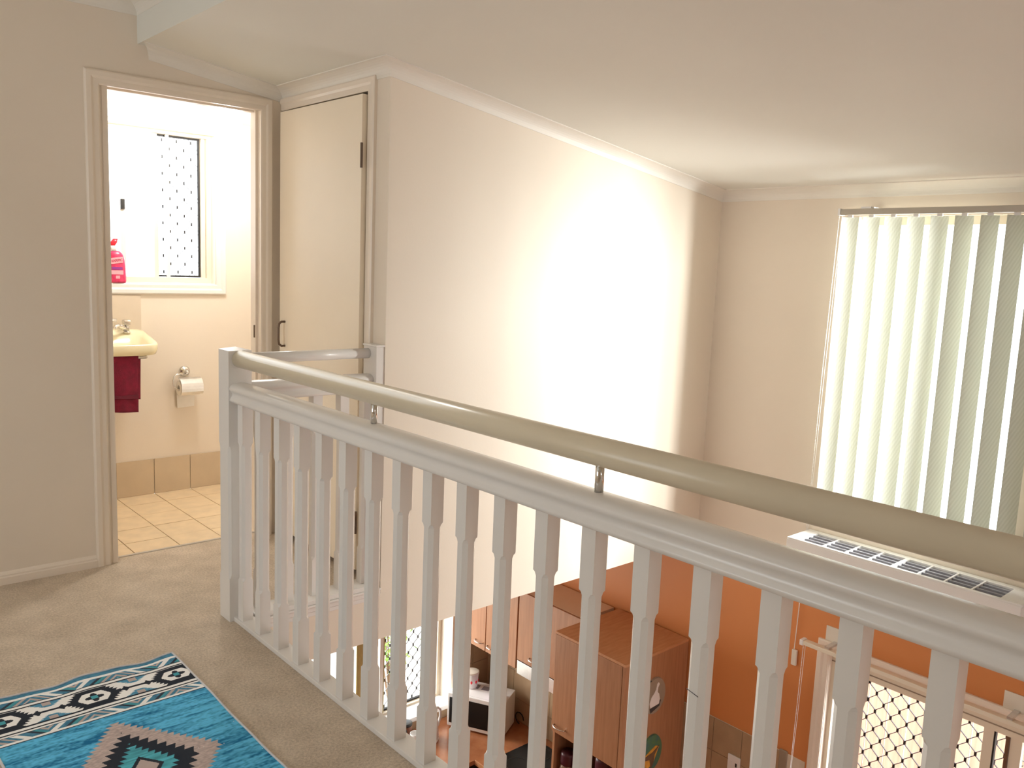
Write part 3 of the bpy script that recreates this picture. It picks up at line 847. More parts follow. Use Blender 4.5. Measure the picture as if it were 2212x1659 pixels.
for k in range(9):
    a = math.radians(95 - k * 16)
    rings.append([(tx - 0.045, Yw - 0.055 - 0.052 * math.cos(a) * 1.0 if False else Yw - 0.055 - 0.050 * math.cos(a), 0.610 + 0.058 * math.sin(a)), (tx + 0.080, Yw - 0.055 - 0.050 * math.cos(a), 0.610 + 0.058 * math.sin(a)),
                  (tx + 0.080, Yw - 0.055 - 0.052 * math.cos(a), 0.610 + 0.060 * math.sin(a)), (tx - 0.045, Yw - 0.055 - 0.052 * math.cos(a), 0.610 + 0.060 * math.sin(a))])
cvo = cv.loft(rings).build('cover', 'brushed_steel', th, smooth=False); cvo['label'] = 'bright curved metal cover'
ro = thing('toilet_roll', 'white toilet paper roll hanging in the chrome holder', 'toilet roll', (tx, Yw - 0.055, 0.61))
MB().lathe([(0.018, 0.0), (0.044, 0.0), (0.044, 0.112), (0.018, 0.112), (0.018, 0.0)], (tx - 0.045, Yw - 0.055, 0.610), 'x', 26, caps=False).build('roll', 'paper_white', ro, smooth=False)
nr = []
for k in range(7):
    v = k / 6
    nr.append([(tx - 0.046 + 0.008 * v, Yw - 0.012 - 0.001 - 0.004 * math.sin(v * 3), 0.61 - 0.122 * v), (tx + 0.060, Yw - 0.012 - 0.004 * math.sin(v * 3), 0.61 - 0.116 * v),
               (tx + 0.060, Yw - 0.0105 - 0.004 * math.sin(v * 3), 0.61 - 0.116 * v), (tx - 0.046 + 0.008 * v, Yw - 0.0105 - 0.004 * math.sin(v * 3), 0.61 - 0.122 * v)])
MB().loft(nr).build('loose_sheet', 'paper_white', ro)

# pink cleaner bottle on the sill
pb = thing('cleaner_bottle', 'pink toilet cleaner bottle standing on the window sill', 'bottle', (0.150, Yw + 0.03, 1.204))
bx, by, bz = 0.150, Yw + 0.012, 1.204
outl = [(0.000, 0.047), (0.010, 0.0495), (0.06, 0.0485), (0.09, 0.047), (0.120, 0.046), (0.145, 0.040), (0.160, 0.031), (0.170, 0.020)]
def ell(cx, cy, z, a, b, n=20): return [(cx + a * math.copysign(abs(math.cos(2 * PI * k / n)) ** 0.7, math.cos(2 * PI * k / n)), cy + b * math.copysign(abs(math.sin(2 * PI * k / n)) ** 0.7, math.sin(2 * PI * k / n)), z) for k in range(n)]
MB().loft([ell(bx + (0.004 if z > .1 else 0.006), by, bz + z, a, a * 0.55 + 0.004) for z, a in outl]).build('body', 'pink_plastic', pb, smooth=True)
MB().loft([ell(bx - 0.006, by, bz + 0.170, 0.017, 0.015), ell(bx - 0.010, by, bz + 0.190, 0.014, 0.013), ell(bx - 0.006, by, bz + 0.198, 0.012, 0.011)]).build('neck', 'plastic_white', pb, smooth=True)
nz = MB()
nz.loft([ell(bx - 0.008, by, bz + 0.198, 0.011, 0.010), ell(bx - 0.004, by, bz + 0.215, 0.018, 0.011), ell(bx + 0.006, by, bz + 0.236, 0.012, 0.009)]); nz.build('cap', 'red_cap', pb, smooth=True)
yl = by - 0.0325
def band(name, x0, x1, z0, z1, m, skew=0.0, yy=yl):
    return MB().quadbox([(x0, yy, z0), (x1, yy, z0 + skew), (x1, yy + 0.004, z0 + skew), (x0, yy + 0.004, z0), (x0, yy, z1), (x1, yy, z1 + skew), (x1, yy + 0.004, z1 + skew), (x0, yy + 0.004, z1)]).build(name, m, pb)
band('label_banner', bx - 0.034, bx + 0.034, bz + 0.098, bz + 0.130, 'pink_light', 0.010)
band('label_panel', bx - 0.026, bx + 0.034, bz + 0.044, bz + 0.066, 'pink_light', 0.0)
band('label_panel', bx - 0.024, bx + 0.030, bz + 0.070, bz + 0.084, 'label_purple', 0.0)
band('label_panel', bx - 0.005, bx + 0.016, bz + 0.022, bz + 0.038, 'pink_light', 0.0)
mw = Matrix.Translation((bx, yl - 0.0008, bz + 0.118)) @ Matrix.Rotation(PI / 2, 4, 'X') @ Matrix.Rotation(math.radians(8), 4, 'Z')
text_mesh('HARPIC', 0.0185, 'lettering', 'label_ink', pb, mw, bold=0.0003)

# ------------------------------------------------------------------ blind window + blind
w2 = sroot('window_2', (Xf, -1.32, 0.16), 'bright upper window behind the vertical blind')
wy0, wy1, wz0, wz1 = -1.74, -0.90, 0.16, 1.70
for (a, b, c, d) in ((wy0, wy1, wz0, wz0 + 0.04), (wy0, wy1, wz1 - 0.04, wz1)):
    B(Xf + 0.06, Xf + 0.11, a, b, c, d).build('frame_rail', 'alu_cream', w2)
for (a, b) in ((wy0, wy0 + 0.04), (wy1 - 0.04, wy1)):
    B(Xf + 0.06, Xf + 0.11, a, b, wz0 + 0.04, wz1 - 0.04).build('frame_stile', 'alu_cream', w2)
B(Xf + 0.08, Xf + 0.085, wy0 + 0.04, wy1 - 0.04, wz0 + 0.04, wz1 - 0.04).build('pane', 'pane_glass', w2)

vb = thing('vertical_blind', 'pale green vertical blind with angled fabric slats over the upper window', 'blind', (Xf - 0.1, -1.4, 0.1))
hx = Xf - 0.10
B(hx - 0.024, hx + 0.022, -2.12, -0.853, 1.700, 1.729).build('headrail', 'rail_silhouette', vb, bevel=0.003)
B(hx - 0.027, hx + 0.024, -0.862, -0.850, 1.698, 1.731).build('end_cap', 'plastic_white', vb)
B(hx - 0.020, hx + 0.098, -1.015, -0.965, 1.728, 1.738).build('bracket', 'plastic_white', vb)
SW, PIT, ANG = 0.080, 0.1075, math.radians(41)
def slat_mesh():
    mb = MB(); n = 8
    f, bk = [], []
    for i in range(n + 1):
        u = (i / n - 0.5) * SW
        bow = 0.006 * (1 - (2 * i / n - 1) ** 2)
        f.append((u, bow)); bk.append((u, bow + 0.0008))
    ring = f + bk[::-1]
    mb.loft([[(-u * math.sin(ANG) + b * math.cos(ANG), u * math.cos(ANG) + b * math.sin(ANG), z) for u, b in ring] for z in (0.105, 1.690)])
    return mb
s0 = None
for k in range(12):
    y = -0.905 - PIT * k
    if s0 is None:
        s0 = slat_mesh().build('slat', 'blind_fabric', vb, smooth=False); s0.location = (hx, y, 0)
    else:
        s = share(s0, 'slat', vb, (hx, y, 0))
        s.rotation_euler = (0, 0, math.radians(random.uniform(-3, 3)))
    B(hx - 0.004, hx + 0.004, y - 0.012, y + 0.012, 1.688, 1.704).build('slat_hanger', 'plastic_white', vb)
def bead_chain(pts, r, name, parent, m='plastic_white'):
    mb = MB().tube(pts, r * 0.45, 5)
    for a, b in zip(pts[:-1], pts[1:]):
        a, b = Vector(a), Vector(b); n = max(2, int((b - a).length / (r * 3.6)))
        for i in range(n):
            c = a.lerp(b, (i + 0.5) / n)
            mb.lathe([(r * 0.3, -r), (r, -r * 0.4), (r, r * 0.4), (r * 0.3, r)], c, 'z', 6)
    return mb.build(name, m, parent)
bead_chain([(hx - 0.01, -0.851, 1.70), (hx + 0.03, -0.815, 0.9), (Xf - 0.012, -0.778, 0.06), (Xf - 0.012, -0.777, -0.43)], 0.0022, 'bead_chain', vb)
MB().tube([(hx + 0.005, -0.858, 1.70), (hx + 0.04, -0.822, 0.9), (Xf - 0.010, -0.784, 0.06), (Xf - 0.010, -0.768, -0.66)], 0.0014, 6).build('pull_cord', 'plastic_white', vb)
MB().tube([(Xf - 0.012, -0.777, -0.43), (Xf - 0.012, -0.771, -0.66)], 0.0012, 6).build('pull_cord', 'plastic_white', vb)
B(Xf - 0.020, Xf - 0.004, -0.790, -0.760, -0.745, -0.655).build('cord_weight', 'plastic_cream', vb, bevel=0.004)

# ------------------------------------------------------------------ air conditioner
ac = thing('air_conditioner', 'white wall air conditioner with slotted top grille below the blind', 'air conditioner', (Xf, -1.34, -0.26))
ax0, ax1, ay0, ay1, az0, az1 = Xf - 0.235, Xf - 0.003, -1.905, -0.792, -0.262, 0.040
prof_ac = [(ax1, az0), (ax1, az1), (ax0 + 0.004, az1), (ax0, az1 - 0.005), (ax0, az0 + 0.10), (ax0 + 0.06, az0 + 0.02), (ax0 + 0.10, az0)]
# body as shell with an open top slot
gx0, gx1, gy0, gy1 = ax0 + 0.020, ax1 - 0.040, -1.812, -0.862
mb = MB()
mb.loft([[(x, y, min(z, az1 - 0.014)) for x, z in prof_ac] for y in (ay0, ay1)])
mb.build('body', 'plastic_white', ac)
mb = MB()
mb.box(ax0, gx0, ay0, ay1, az1 - 0.014, az1).box(gx1, ax1, ay0, ay1, az1 - 0.014, az1)
mb.box(gx0, gx1, ay0, gy0, az1 - 0.014, az1).box(gx0, gx1, gy1, ay1, az1 - 0.014, az1)
mb.build('top_frame', 'plastic_white', ac, bevel=0.003)
B(gx0, gx1, gy0, gy1, az1 - 0.0145, az1 - 0.012).build('filter', 'ac_grey', ac)
nb = 8
for i in range(1, nb):
    y = gy0 + (gy1 - gy0) * i / nb
    B(gx0, gx1, y - (0.010 if i == 4 else 0.004), y + (0.010 if i == 4 else 0.004), az1 - 0.012, az1 - 0.001).build('grille_bar', 'plastic_white', ac)
for i in range(1, 4):
    x = gx0 + (gx1 - gx0) * i / 4
    B(x - 0.004, x + 0.004, gy0 - 0.0, gy1 + 0.0, az1 - 0.012, az1 - 0.003).build('grille_louvre', 'ac_grey', ac)
mb = MB()
B(ax0 - 0.003, ax0, ay0 + 0.002, ay1 - 0.002, az0 + 0.10, az1 - 0.008).build('front_panel', 'plastic_white', ac, bevel=0.002)

# ------------------------------------------------------------------ sliding door with security screen
d2 = sroot('door_2', (Xf, -1.8, ZF), 'cream sliding door with diamond security mesh')
sy0, sy1, sz0, sz1 = SD
mb = MB().loft([[(Xf - d, sy1 + w * 1.1 - 0.004, sz0) for d, w in ARC], [(Xf - d, sy1 + w * 1.1 - 0.004, sz1 + w * 1.1) for d, w in ARC]]).build('architrave_leg', 'trim_paint', d2)
mb = MB().loft([[(Xf - d, sy0 - w * 1.1, sz1 + w * 1.1) for d, w in ARC], [(Xf - d, sy1 + w * 1.1 - 0.004, sz1 + w * 1.1) for d, w in ARC]]).build('architrave_head', 'trim_paint', d2)
B(Xf - 0.002, Xf + 0.15, sy1 - 0.006, sy1, sz0, sz1).build('jamb', 'trim_paint', d2)
B(Xf - 0.002, Xf + 0.15, sy0, sy1, sz1 - 0.010, sz1).build('jamb_head', 'trim_paint', d2)
RT = sz1 - 0.085
B(Xf + 0.03, Xf + 0.12, sy0, sy1, RT, sz1 - 0.010).build('frame_rail', 'alu_cream', d2)
B(Xf + 0.028, Xf + 0.122, sy0, sy1, RT + 0.030, RT + 0.036).build('frame_groove', 'plate_taupe', d2)
B(Xf + 0.03, Xf + 0.12, sy1 - 0.030, sy1 - 0.006, sz0, RT).build('frame_stile', 'alu_cream', d2)
B(Xf + 0.085, Xf + 0.110, sy1 - 0.046, sy1 - 0.030, sz0, RT).build('screen_stile', 'rubber_black', d2)
B(Xf + 0.050, Xf + 0.080, -1.778, -1.733, sz0, RT).build('door_stile', 'alu_cream', d2)
B(Xf + 0.050, Xf + 0.075, -1.786, -1.779, sz0, RT).build('door_seal', 'rubber_black', d2)
B(Xf + 0.060, Xf + 0.095, -1.895, -1.846, sz0, RT).build('door_stile', 'alu_cream', d2)
B(Xf + 0.055, Xf + 0.085, -1.843, -1.828, sz0, RT).build('door_seal', 'plate_brown', d2)
B(Xf + 0.070, Xf + 0.076, -2.70, -1.90, sz0, RT).build('pane', 'pane_glass', d2)
grille('security_mesh', (Xf + 0.10, 0, 0), (0, -1, 0), 1.010, 1.90, sz0 + 0.9, RT, d2, 0.083, 0.100, t=0.0028, node=(0.0055, 0.0095), phase=(0.25, 0.1))

kb = thing('blind_headrail', 'cream blind headrail with hanging chain above the sliding door', 'blind rail', (Xf - 0.09, -1.8, -0.55))
B(Xf - 0.115, Xf - 0.075, -2.70, -0.865, -0.563, -0.540).build('rail', 'alu_cream', kb, bevel=0.003)
B(Xf - 0.118, Xf - 0.072, -0.872, -0.852, -0.567, -0.536).build('end_cap', 'plastic_white', kb, bevel=0.003)
for y in (-0.985, -1.86):
    B(Xf - 0.006, Xf, y - 0.045, y + 0.045, -0.560, -0.455).build('bracket_plate', 'plastic_cream', kb)
    B(Xf - 0.105, Xf - 0.004, y - 0.028, y - 0.004, -0.540, -0.528).build('bracket_arm', 'brushed_steel', kb)
bead_chain([(Xf - 0.10, -0.868, -0.563), (Xf - 0.10, -0.862, -1.0), (Xf - 0.10, -0.852, -1.7)], 0.0022, 'bead_chain', kb)
MB().tube([(Xf - 0.09, -0.874, -0.563), (Xf - 0.09, -0.866, -1.0), (Xf - 0.09, -0.846, -1.7)], 0.0014, 6).build('pull_cord', 'plastic_white', kb)

# ------------------------------------------------------------------ kitchen window
w3 = sroot('window_3', (1.6, Yk, -1.98), 'kitchen window with diamond security mesh and deep white sill')
kx0, kx1, kz0, kz1 = KW
kyf = Yk + 0.17
B(kx0 - 0.05, kx1 + 0.02, Yk - 0.025, Yk + 0.3, kz0 - 0.03, kz0 + 0.004).build('sill', 'white_gloss', w3, bevel=0.003)
B(kx1 - 0.02, kx1, Yk - 0.004, Yk + 0.3, kz0, kz1).build('reveal', 'trim_paint', w3)
B(kx1 - 0.002, kx1 + 0.05, Yk - 0.016, Yk, kz0, kz1 + 0.05).build('architrave_leg', 'trim_paint', w3)
B(kx0, kx1 - 0.02, kyf - 0.03, kyf + 0.04, kz0, kz0 + 0.018).build('frame_rail', 'alu_cream', w3)
B(kx0, kx1 - 0.02, kyf - 0.03, kyf + 0.04, kz1 - 0.04, kz1).build('frame_rail', 'alu_cream', w3)
B(kx1 - 0.05, kx1 - 0.02, kyf - 0.03, kyf + 0.04, kz0 + 0.018, kz1 - 0.04).build('frame_stile', 'alu_cream', w3)
B(1.955, 1.985, kyf - 0.025, kyf, kz0, kz1).build('sash_stile', 'white_gloss', w3)
B(1.986, 1.998, kyf - 0.02, kyf + 0.01, kz0, kz1).build('sash_stile', 'alu_olive', w3)
B(1.999, 2.008, kyf + 0.0, kyf + 0.02, kz0, kz1).build('sash_stile', 'rubber_black', w3)
B(2.008, kx1 - 0.05, kyf + 0.0, kyf + 0.02, kz0 + 0.018, kz0 + 0.030).build('screen_frame', 'rubber_black', w3)
grille('security_mesh', (0, kyf + 0.03, 0), (1, 0, 0), 2.008, kx1 - 0.05, kz0 + 0.02, kz1 - 0.04, w3, 0.085, 0.105, t=0.0028, node=(0.0052, 0.0095), phase=(0.3, 0.15))
B(kx0, 1.955, kyf - 0.012, kyf - 0.008, kz0 + 0.018, kz1 - 0.04).build('pane', 'pane_glass', w3)
cu = thing('roller_blind', 'olive fabric strip hanging in the kitchen window', 'blind', (1.78, kyf - 0.05, kz0))
B(1.735, 1.815, kyf - 0.060, kyf - 0.055, kz0 + 0.002, kz1 - 0.04).build('fabric', 'curtain_olive', cu)
B(1.735, 1.815, kyf - 0.065, kyf - 0.048, kz1 - 0.06, kz1 - 0.03).build('top_rail', 'alu_cream', cu)

# ------------------------------------------------------------------ kitchen tiles
kt = structure(B(Xf - 0.004, Xf - 0.0005, -0.9 + 0.01, Yk, ZB, -1.275).build('wall_splashback', 'grout'), 'brown tiled splashback of the kitchen')
yy = Yk
TS = 0.2
j0 = -0.295 + TS * 11
for i in range(14):
    y1_ = j0 - TS * i; y0_ = y1_ - TS
    if y0_ < -0.75 - 0.2: break
    for j in range(5):
        z1_ = -1.275 - 0.21 * j; z0_ = z1_ - 0.21
        ya, yb_ = max(y0_, -0.75), min(y1_, Yk)
        za = max(z0_, ZB)
        if yb_ - ya < 0.01 or z1_ - za < 0.01: continue
        B(Xf - 0.010, Xf - 0.004, ya + 0.0018, yb_ - 0.0018, za + 0.0018, z1_ - 0.0018).build('tile', 'kitchen_tile', kt)
# upper strip behind the wall cabinets
kt2 = structure(B(Xf - 0.34, Xf - 0.011, Yk - 0.004, Yk - 0.0005, ZB, -1.30).build('wall_splashback_end', 'grout'))
for i in range(2):
    for j in range(4):
        B(2.555 + 0.16 * i, 2.555 + 0.16 * i + 0.156, Yk - 0.010, Yk - 0.004, -1.30 - 0.21 * (j + 1) + 0.004 if j < 3 else ZB + 0.001, -1.30 - 0.21 * j).build('tile', 'kitchen_tile', kt2)
kt3 = structure(B(0.7, 2.53, Yk - 0.004, Yk - 0.0005, ZB, kz0 - 0.031).build('wall_splashback_sill', 'grout'))
for i in range(9):
    B(0.72 + 0.2 * i + 0.002, 0.72 + 0.2 * (i + 1) - 0.002, Yk - 0.010, Yk - 0.004, ZB + 0.001, kz0 - 0.032).build('tile', 'kitchen_tile', kt3)

# ------------------------------------------------------------------ kitchen cabinets
def d_handle(parent, x, y, z, w=0.09):
    h = MB().tube([(x, y + w / 2, z), (x - 0.016, y + w / 2 - 0.006, z), (x - 0.027, y + w / 4, z), (x - 0.030, y, z), (x - 0.027, y - w / 4, z), (x - 0.016, y - w / 2 + 0.006, z), (x, y - w / 2, z)], 0.0045, 8).build('handle', 'chrome', parent, smooth=True)
    return h
ZT = -0.862
FX = Xf - 0.33
def wall_cab(label, y0, y1, zb, doors, group='timber wall cabinets'):
    t = thing('wall_cabinet', label, 'cabinet', (Xf - 0.16, (y0 + y1) / 2, zb), group)
    B(FX + 0.018, Xf - 0.011, y0, y1, zb, ZT).build('body', 'melamine_peach', t)
    for (a, b, hy) in doors:
        d = B(FX, FX + 0.017, a + 0.0022, b - 0.0022, zb + 0.001, ZT - 0.002).build('door', 'wood_red', t, bevel=0.0012)
        d_handle(d, FX, hy, zb + 0.055).matrix_parent_inverse = PINV[t.name] if False else Matrix.Identity(4)
    return t
def fix_children():
    """parts two levels down were modelled in world space: give them a matching inverse"""
    bpy.context.view_layer.update()
    for o in bpy.data.objects:
        p = o.parent
        if p is not None and p.parent is not None and p.type == 'MESH':
            o.matrix_parent_inverse = p.matrix_world.inverted()
wall_cab('two-door timber wall cabinet next to the kitchen window', 1.145, 1.815, -1.445, [(1.487, 1.812, 1.555), (1.148, 1.483, 1.415)])
wall_cab('timber wall cabinet above the steel range hood', 0.545, 1.140, -1.368, [(0.845, 1.138, 0.965), (0.547, 0.841, 0.70)])
rh = thing('range_hood', 'silver slide-out range hood under the timber cabinet', 'range hood', (Xf - 0.17, 0.85, -1.47))
B(FX + 0.02, Xf - 0.011, 0.55, 1.135, -1.466, -1.369).build('hood_body', 'dark', rh)
B(FX - 0.004, FX + 0.02, 0.55, 1.128, -1.468, -1.371).build('front_strip', 'brushed_steel', rh, bevel=0.002)
# tall cabinet with open niche
PX = Xf - 0.60
py0, py1 = -0.072, 0.50
pc = thing('pantry_cabinet', 'tall reddish timber pantry cabinet with open niche and plates on its side', 'cabinet', (Xf - 0.3, 0.21, ZF))
B(PX, Xf - 0.011, py0, py0 + 0.020, ZF, ZT - 0.008).build('side_panel', 'wood_red', pc)
B(PX + 0.018, Xf - 0.011, py1 - 0.018, py1, ZF, ZT - 0.008).build('side_panel', 'wood_red', pc)
B(PX - 0.001, Xf - 0.011, py0, py1, ZT - 0.008, ZT + 0.008).build('top_board', 'wood_top', pc)
dd_ = B(PX - 0.001, PX + 0.017, py0 + 0.0235, py1 - 0.002, -1.512, ZT - 0.010).build('door', 'wood_red', pc, bevel=0.0012)
d_handle(dd_, PX - 0.001, 0.425, -1.462, 0.10)
B(PX + 0.02, Xf - 0.011, py0 + 0.02, py1 - 0.018, -1.51, -1.494).build('niche_board', 'wood_red', pc)
B(PX + 0.005, Xf - 0.011, py0 + 0.02, py1 - 0.018, ZB - 0.03, ZB).build('shelf', 'bench_laminate', pc)
B(PX, PX + 0.017, py0 + 0.0235, py1 - 0.002, ZF + 0.1, ZB - 0.04).build('door', 'wood_red', pc)
# base units + worktops
def base_unit(label, x0, x1, y0, y1, face):
    t = thing('base_cabinet', label, 'cabinet', ((x0 + x1) / 2, (y0 + y1) / 2, ZF), 'timber base cabinets')
    B(x0, x1, y0, y1, ZF + 0.1, ZB - 0.034).build('body', 'wood_dark', t)
    B(x0 + 0.05, x1, y0, y1, ZF, ZF + 0.1).build('kickboard', 'dark', t)
    if face == 'x': d = B(x0 - 0.018, x0 - 0.001, y0 + 0.003, y1 - 0.003, ZF + 0.11, ZB - 0.04).build('door', 'wood_dark', t)
    else: d = B(x0 + 0.003, x1 - 0.003, y0 - 0.018, y0 - 0.001, ZF + 0.11, ZB - 0.04).build('door', 'wood_dark', t)
    return t
base_unit('timber base cabinet under the black cooktop', Xf - 0.56, Xf - 0.012, 0.52, 1.23, 'x')
base_unit('timber base cabinet under the kitchen window', 0.75, 2.25, Yk - 0.56, Yk - 0.012, 'y')
wtop = thing('worktop', 'reddish brown laminate worktop in the kitchen corner', 'worktop', (2.4, 1.5, ZB))
mbw = MB().box(PX, Xf - 0.012, 0.505, Yk - 0.012, ZB - 0.032, ZB).box(0.70, PX, Yk - 0.60, Yk - 0.012, ZB - 0.032, ZB)
mbw.build('top', 'bench_laminate', wtop)
mbe = B(PX - 0.006, PX, 0.505, Yk - 0.60, ZB - 0.034, ZB + 0.001).build('edge_strip', 'wood_top', wtop)
ct = thing('cooktop', 'black glass cooktop set in the worktop', 'cooktop', (2.58, 0.86, ZB))
B(2.36, 2.80, 0.575, 1.155, ZB, ZB + 0.007).build('glass', 'dark_glass', ct, bevel=0.003)
for (x, y) in ((2.47, 0.72), (2.47, 1.0), (2.69, 0.72), (2.69, 1.0)):
    MB().lathe([(0.085, 0.0), (0.085, 0.0008), (0.080, 0.0008), (0.080, 0.0)], (x, y, ZB + 0.007), 'z', 24, caps=False).build('burner_ring', 'rubber_black', ct)

# plates on the side of the pantry
def oval(cx, cz, a, b, y, th_, m, name, parent, n=28, rim=None):
    r0 = [(cx + a * math.cos(2 * PI * k / n), y, cz + b * math.sin(2 * PI * k / n)) for k in range(n)]
    r1 = [(cx + a * 0.97 * math.cos(2 * PI * k / n), y - th_, cz + b * 0.97 * math.sin(2 * PI * k / n)) for k in range(n)]
    return MB().loft([r0, r1]).build(name, m, parent)
def poly(pts, y, th_, m, name, parent):
    return MB().loft([[(x, y, z) for x, z in pts], [(x, y - th_, z) for x, z in pts]]).build(name, m, parent)
p1 = thing('wall_plate', 'oval plate with a white bird hung on the pantry side', 'plate', (2.56, py0, -1.13), 'plates on the pantry side')
oval(2.555, -1.125, 0.100, 0.115, py0 - 0.0005, 0.010, 'plate_taupe', 'plate', p1)
oval(2.548, -1.085, 0.096, 0.070, py0 - 0.0005, 0.007, 'plate_dark', 'rim', p1)
poly([(2.515, -1.19), (2.595, -1.185), (2.600, -1.155), (2.590, -1.120), (2.575, -1.105), (2.578, -1.075), (2.590, -1.058), (2.580, -1.045), (2.566, -1.052), (2.560, -1.085), (2.545, -1.105), (2.520, -1.125), (2.505, -1.16)], py0 - 0.0105, 0.002, 'plate_white', 'bird_figure', p1)
poly([(2.52, -1.225), (2.60, -1.20), (2.612, -1.165), (2.600, -1.165), (2.592, -1.188), (2.51, -1.195)], py0 - 0.0105, 0.0018, 'plate_dark', 'ground_figure', p1)
p2 = thing('wall_plate', 'oval plate with a green and yellow scene hung on the pantry side', 'plate', (2.56, py0, -1.5), 'plates on the pantry side')
oval(2.56, -1.495, 0.098, 0.118, py0 - 0.0005, 0.010, 'plate_green', 'plate', p2)
poly([(2.50, -1.49), (2.59, -1.455), (2.625, -1.47), (2.60, -1.52), (2.575, -1.57), (2.51, -1.585), (2.49, -1.53)], py0 - 0.0105, 0.002, 'plate_yellow', 'yellow_field', p2)
poly([(2.49, -1.50), (2.56, -1.49), (2.625, -1.462), (2.585, -1.510), (2.578, -1.560), (2.555, -1.600), (2.54, -1.53), (2.49, -1.52)], py0 - 0.0126, 0.002, 'plate_brown', 'tree_figure', p2)

# power point
po = thing('power_outlet', 'white power outlet on the brown kitchen tiles', 'outlet', (Xf, -0.455, -1.5))
B(Xf - 0.020, Xf - 0.0105, -0.498, -0.416, -1.56, -1.444).build('plate', 'plastic_white', po, bevel=0.002)
for y in (-0.475, -0.44):
    B(Xf - 0.023, Xf - 0.020, y - 0.005, y + 0.005, -1.505, -1.483).build('switch', 'dark' if y == -0.475 else 'plastic_white', po)
lo = thing('cord_cleat', 'grey wall cleat beside the blind chain on the orange wall', 'cleat', (Xf, -0.755, -1.33))
B(Xf - 0.012, Xf, -0.785, -0.735, -1.42, -1.262).build('plate', 'plate_taupe', lo, bevel=0.01)

# microwave, angled across the corner
mv = thing('microwave', 'white microwave with black door standing angled in the kitchen corner', 'microwave', (2.640, 1.582, ZB))
def MWB(x0, x1, y0, y1, z0, z1, name, m, bev=0.0):
    o = B(x0, x1, y0, y1, z0, z1).build(name, m, mv, bevel=bev); o.matrix_parent_inverse = Matrix.Identity(4); return o
mv.rotation_euler = (0, 0, math.radians(-62))
MWB(-0.224, 0.224, -0.150, 0.080, 0.012, 0.275, 'body', 'plastic_white', 0.004)
MWB(-0.226, 0.226, -0.172, -0.151, 0.014, 0.276, 'front_panel', 'plastic_white', 0.006)
MWB(-0.208, 0.105, -0.176, -0.171, 0.045, 0.245, 'door_glass', 'dark_glass')
MWB(0.12, 0.200, -0.175, -0.171, 0.045, 0.245, 'control_panel', 'ac_grey')
for i in range(3):
    MWB(-0.10 + i * 0.085, -0.04 + i * 0.085, -0.03, 0.03, 0.2748, 0.2758, 'vent', 'ac_grey')
for (x, y) in ((-0.2, -0.13), (0.2, -0.13), (-0.19, 0.06), (0.19, 0.06)):
    MWB(x - 0.012, x + 0.012, y - 0.012, y + 0.012, 0.0, 0.013, 'foot', 'dark')
tub = thing('food_tub', 'white plastic tub with red fruit print on the microwave', 'tub', (2.545, 1.60, ZB + 0.276))
MB().lathe([(0.040, 0.0), (0.044, 0.004), (0.052, 0.115)], (2.580, 1.662, ZB + 0.276), 'z', 22).build('tub_body', 'plastic_white', tub, smooth=True)
MB().lathe([(0.055, 0.0), (0.056, 0.010), (0.050, 0.012)], (2.580, 1.662, ZB + 0.391), 'z', 22).build('lid', 'plastic_cream', tub, smooth=True)
for a in (-2.3, -1.5, -0.75):
    c = (2.580 + 0.0440 * math.cos(a), 1.662 + 0.0440 * math.sin(a), ZB + 0.33)
    MB().lathe([(0.003, -0.014), (0.008, -0.008), (0.009, 0.006), (0.004, 0.012)], (c[0], c[1], c[2]), 'z', 8).build('fruit_print', 'red_cap', tub)
pk = thing('packet', 'lavender packet leaning on top of the microwave', 'packet', (2.60, 1.42, ZB + 0.276))
pko = MB().quadbox([(2.56, 1.36, ZB + 0.277), (2.66, 1.44, ZB + 0.277), (2.645, 1.46, ZB + 0.277), (2.545, 1.38, ZB + 0.277), (2.575, 1.34, ZB + 0.38), (2.675, 1.42, ZB + 0.38), (2.66, 1.44, ZB + 0.38), (2.56, 1.36, ZB + 0.38)]).build('packet_bag', 'lavender', pk, bevel=0.004)
B(2.55, 2.56, 1.375, 1.40, ZB + 0.277, ZB + 0.30).build('seal_strip', 'dark', pk)
cd = thing('power_lead', 'black power lead looped on the worktop behind the microwave', 'lead', (2.83, 1.38, ZB))
pts = [(2.835 + 0.0 * k, 1.385 + 0.045 * math.cos(k / 12 * 2 * PI), ZB + 0.055 + 0.045 * math.sin(k / 12 * 2 * PI)) for k in range(-3, 7)]
MB().tube(pts, 0.004, 8).build('cable', 'rubber_black', cd, smooth=True)

# kettle
kx, ky = 2.165, 1.645
ke = thing('kettle', 'white jug kettle with looped handle below the kitchen window', 'kettle', (kx, ky, ZB))
MB().lathe([(0.078, 0.0), (0.082, 0.006), (0.078, 0.022)], (kx, ky, ZB), 'z', 26).build('base', 'plastic_white', ke, smooth=True)
MB().lathe([(0.074, 0.0), (0.080, 0.01), (0.074, 0.12), (0.060, 0.205), (0.050, 0.215)], (kx, ky, ZB + 0.022), 'z', 26).build('jug', 'plastic_white', ke, smooth=True)
MB().lathe([(0.052, 0.0), (0.045, 0.014), (0.010, 0.020)], (kx, ky, ZB + 0.236), 'z', 22).build('lid', 'plastic_white', ke, smooth=True)
hv = Vector((0.82, 0.05, 0))
MB().tube([Vector((kx, ky, 0)) + hv * r_ + Vector((0, 0, ZB + z)) for r_, z in ((0.055, 0.225), (0.105, 0.222), (0.138, 0.195), (0.140, 0.14), (0.120, 0.085), (0.090, 0.055))], 0.0095, 10).build('handle', 'plastic_white', ke, smooth=True)
mu = thing('mug', 'small white mug standing left of the kettle', 'mug', (2.058, 1.655, ZB))
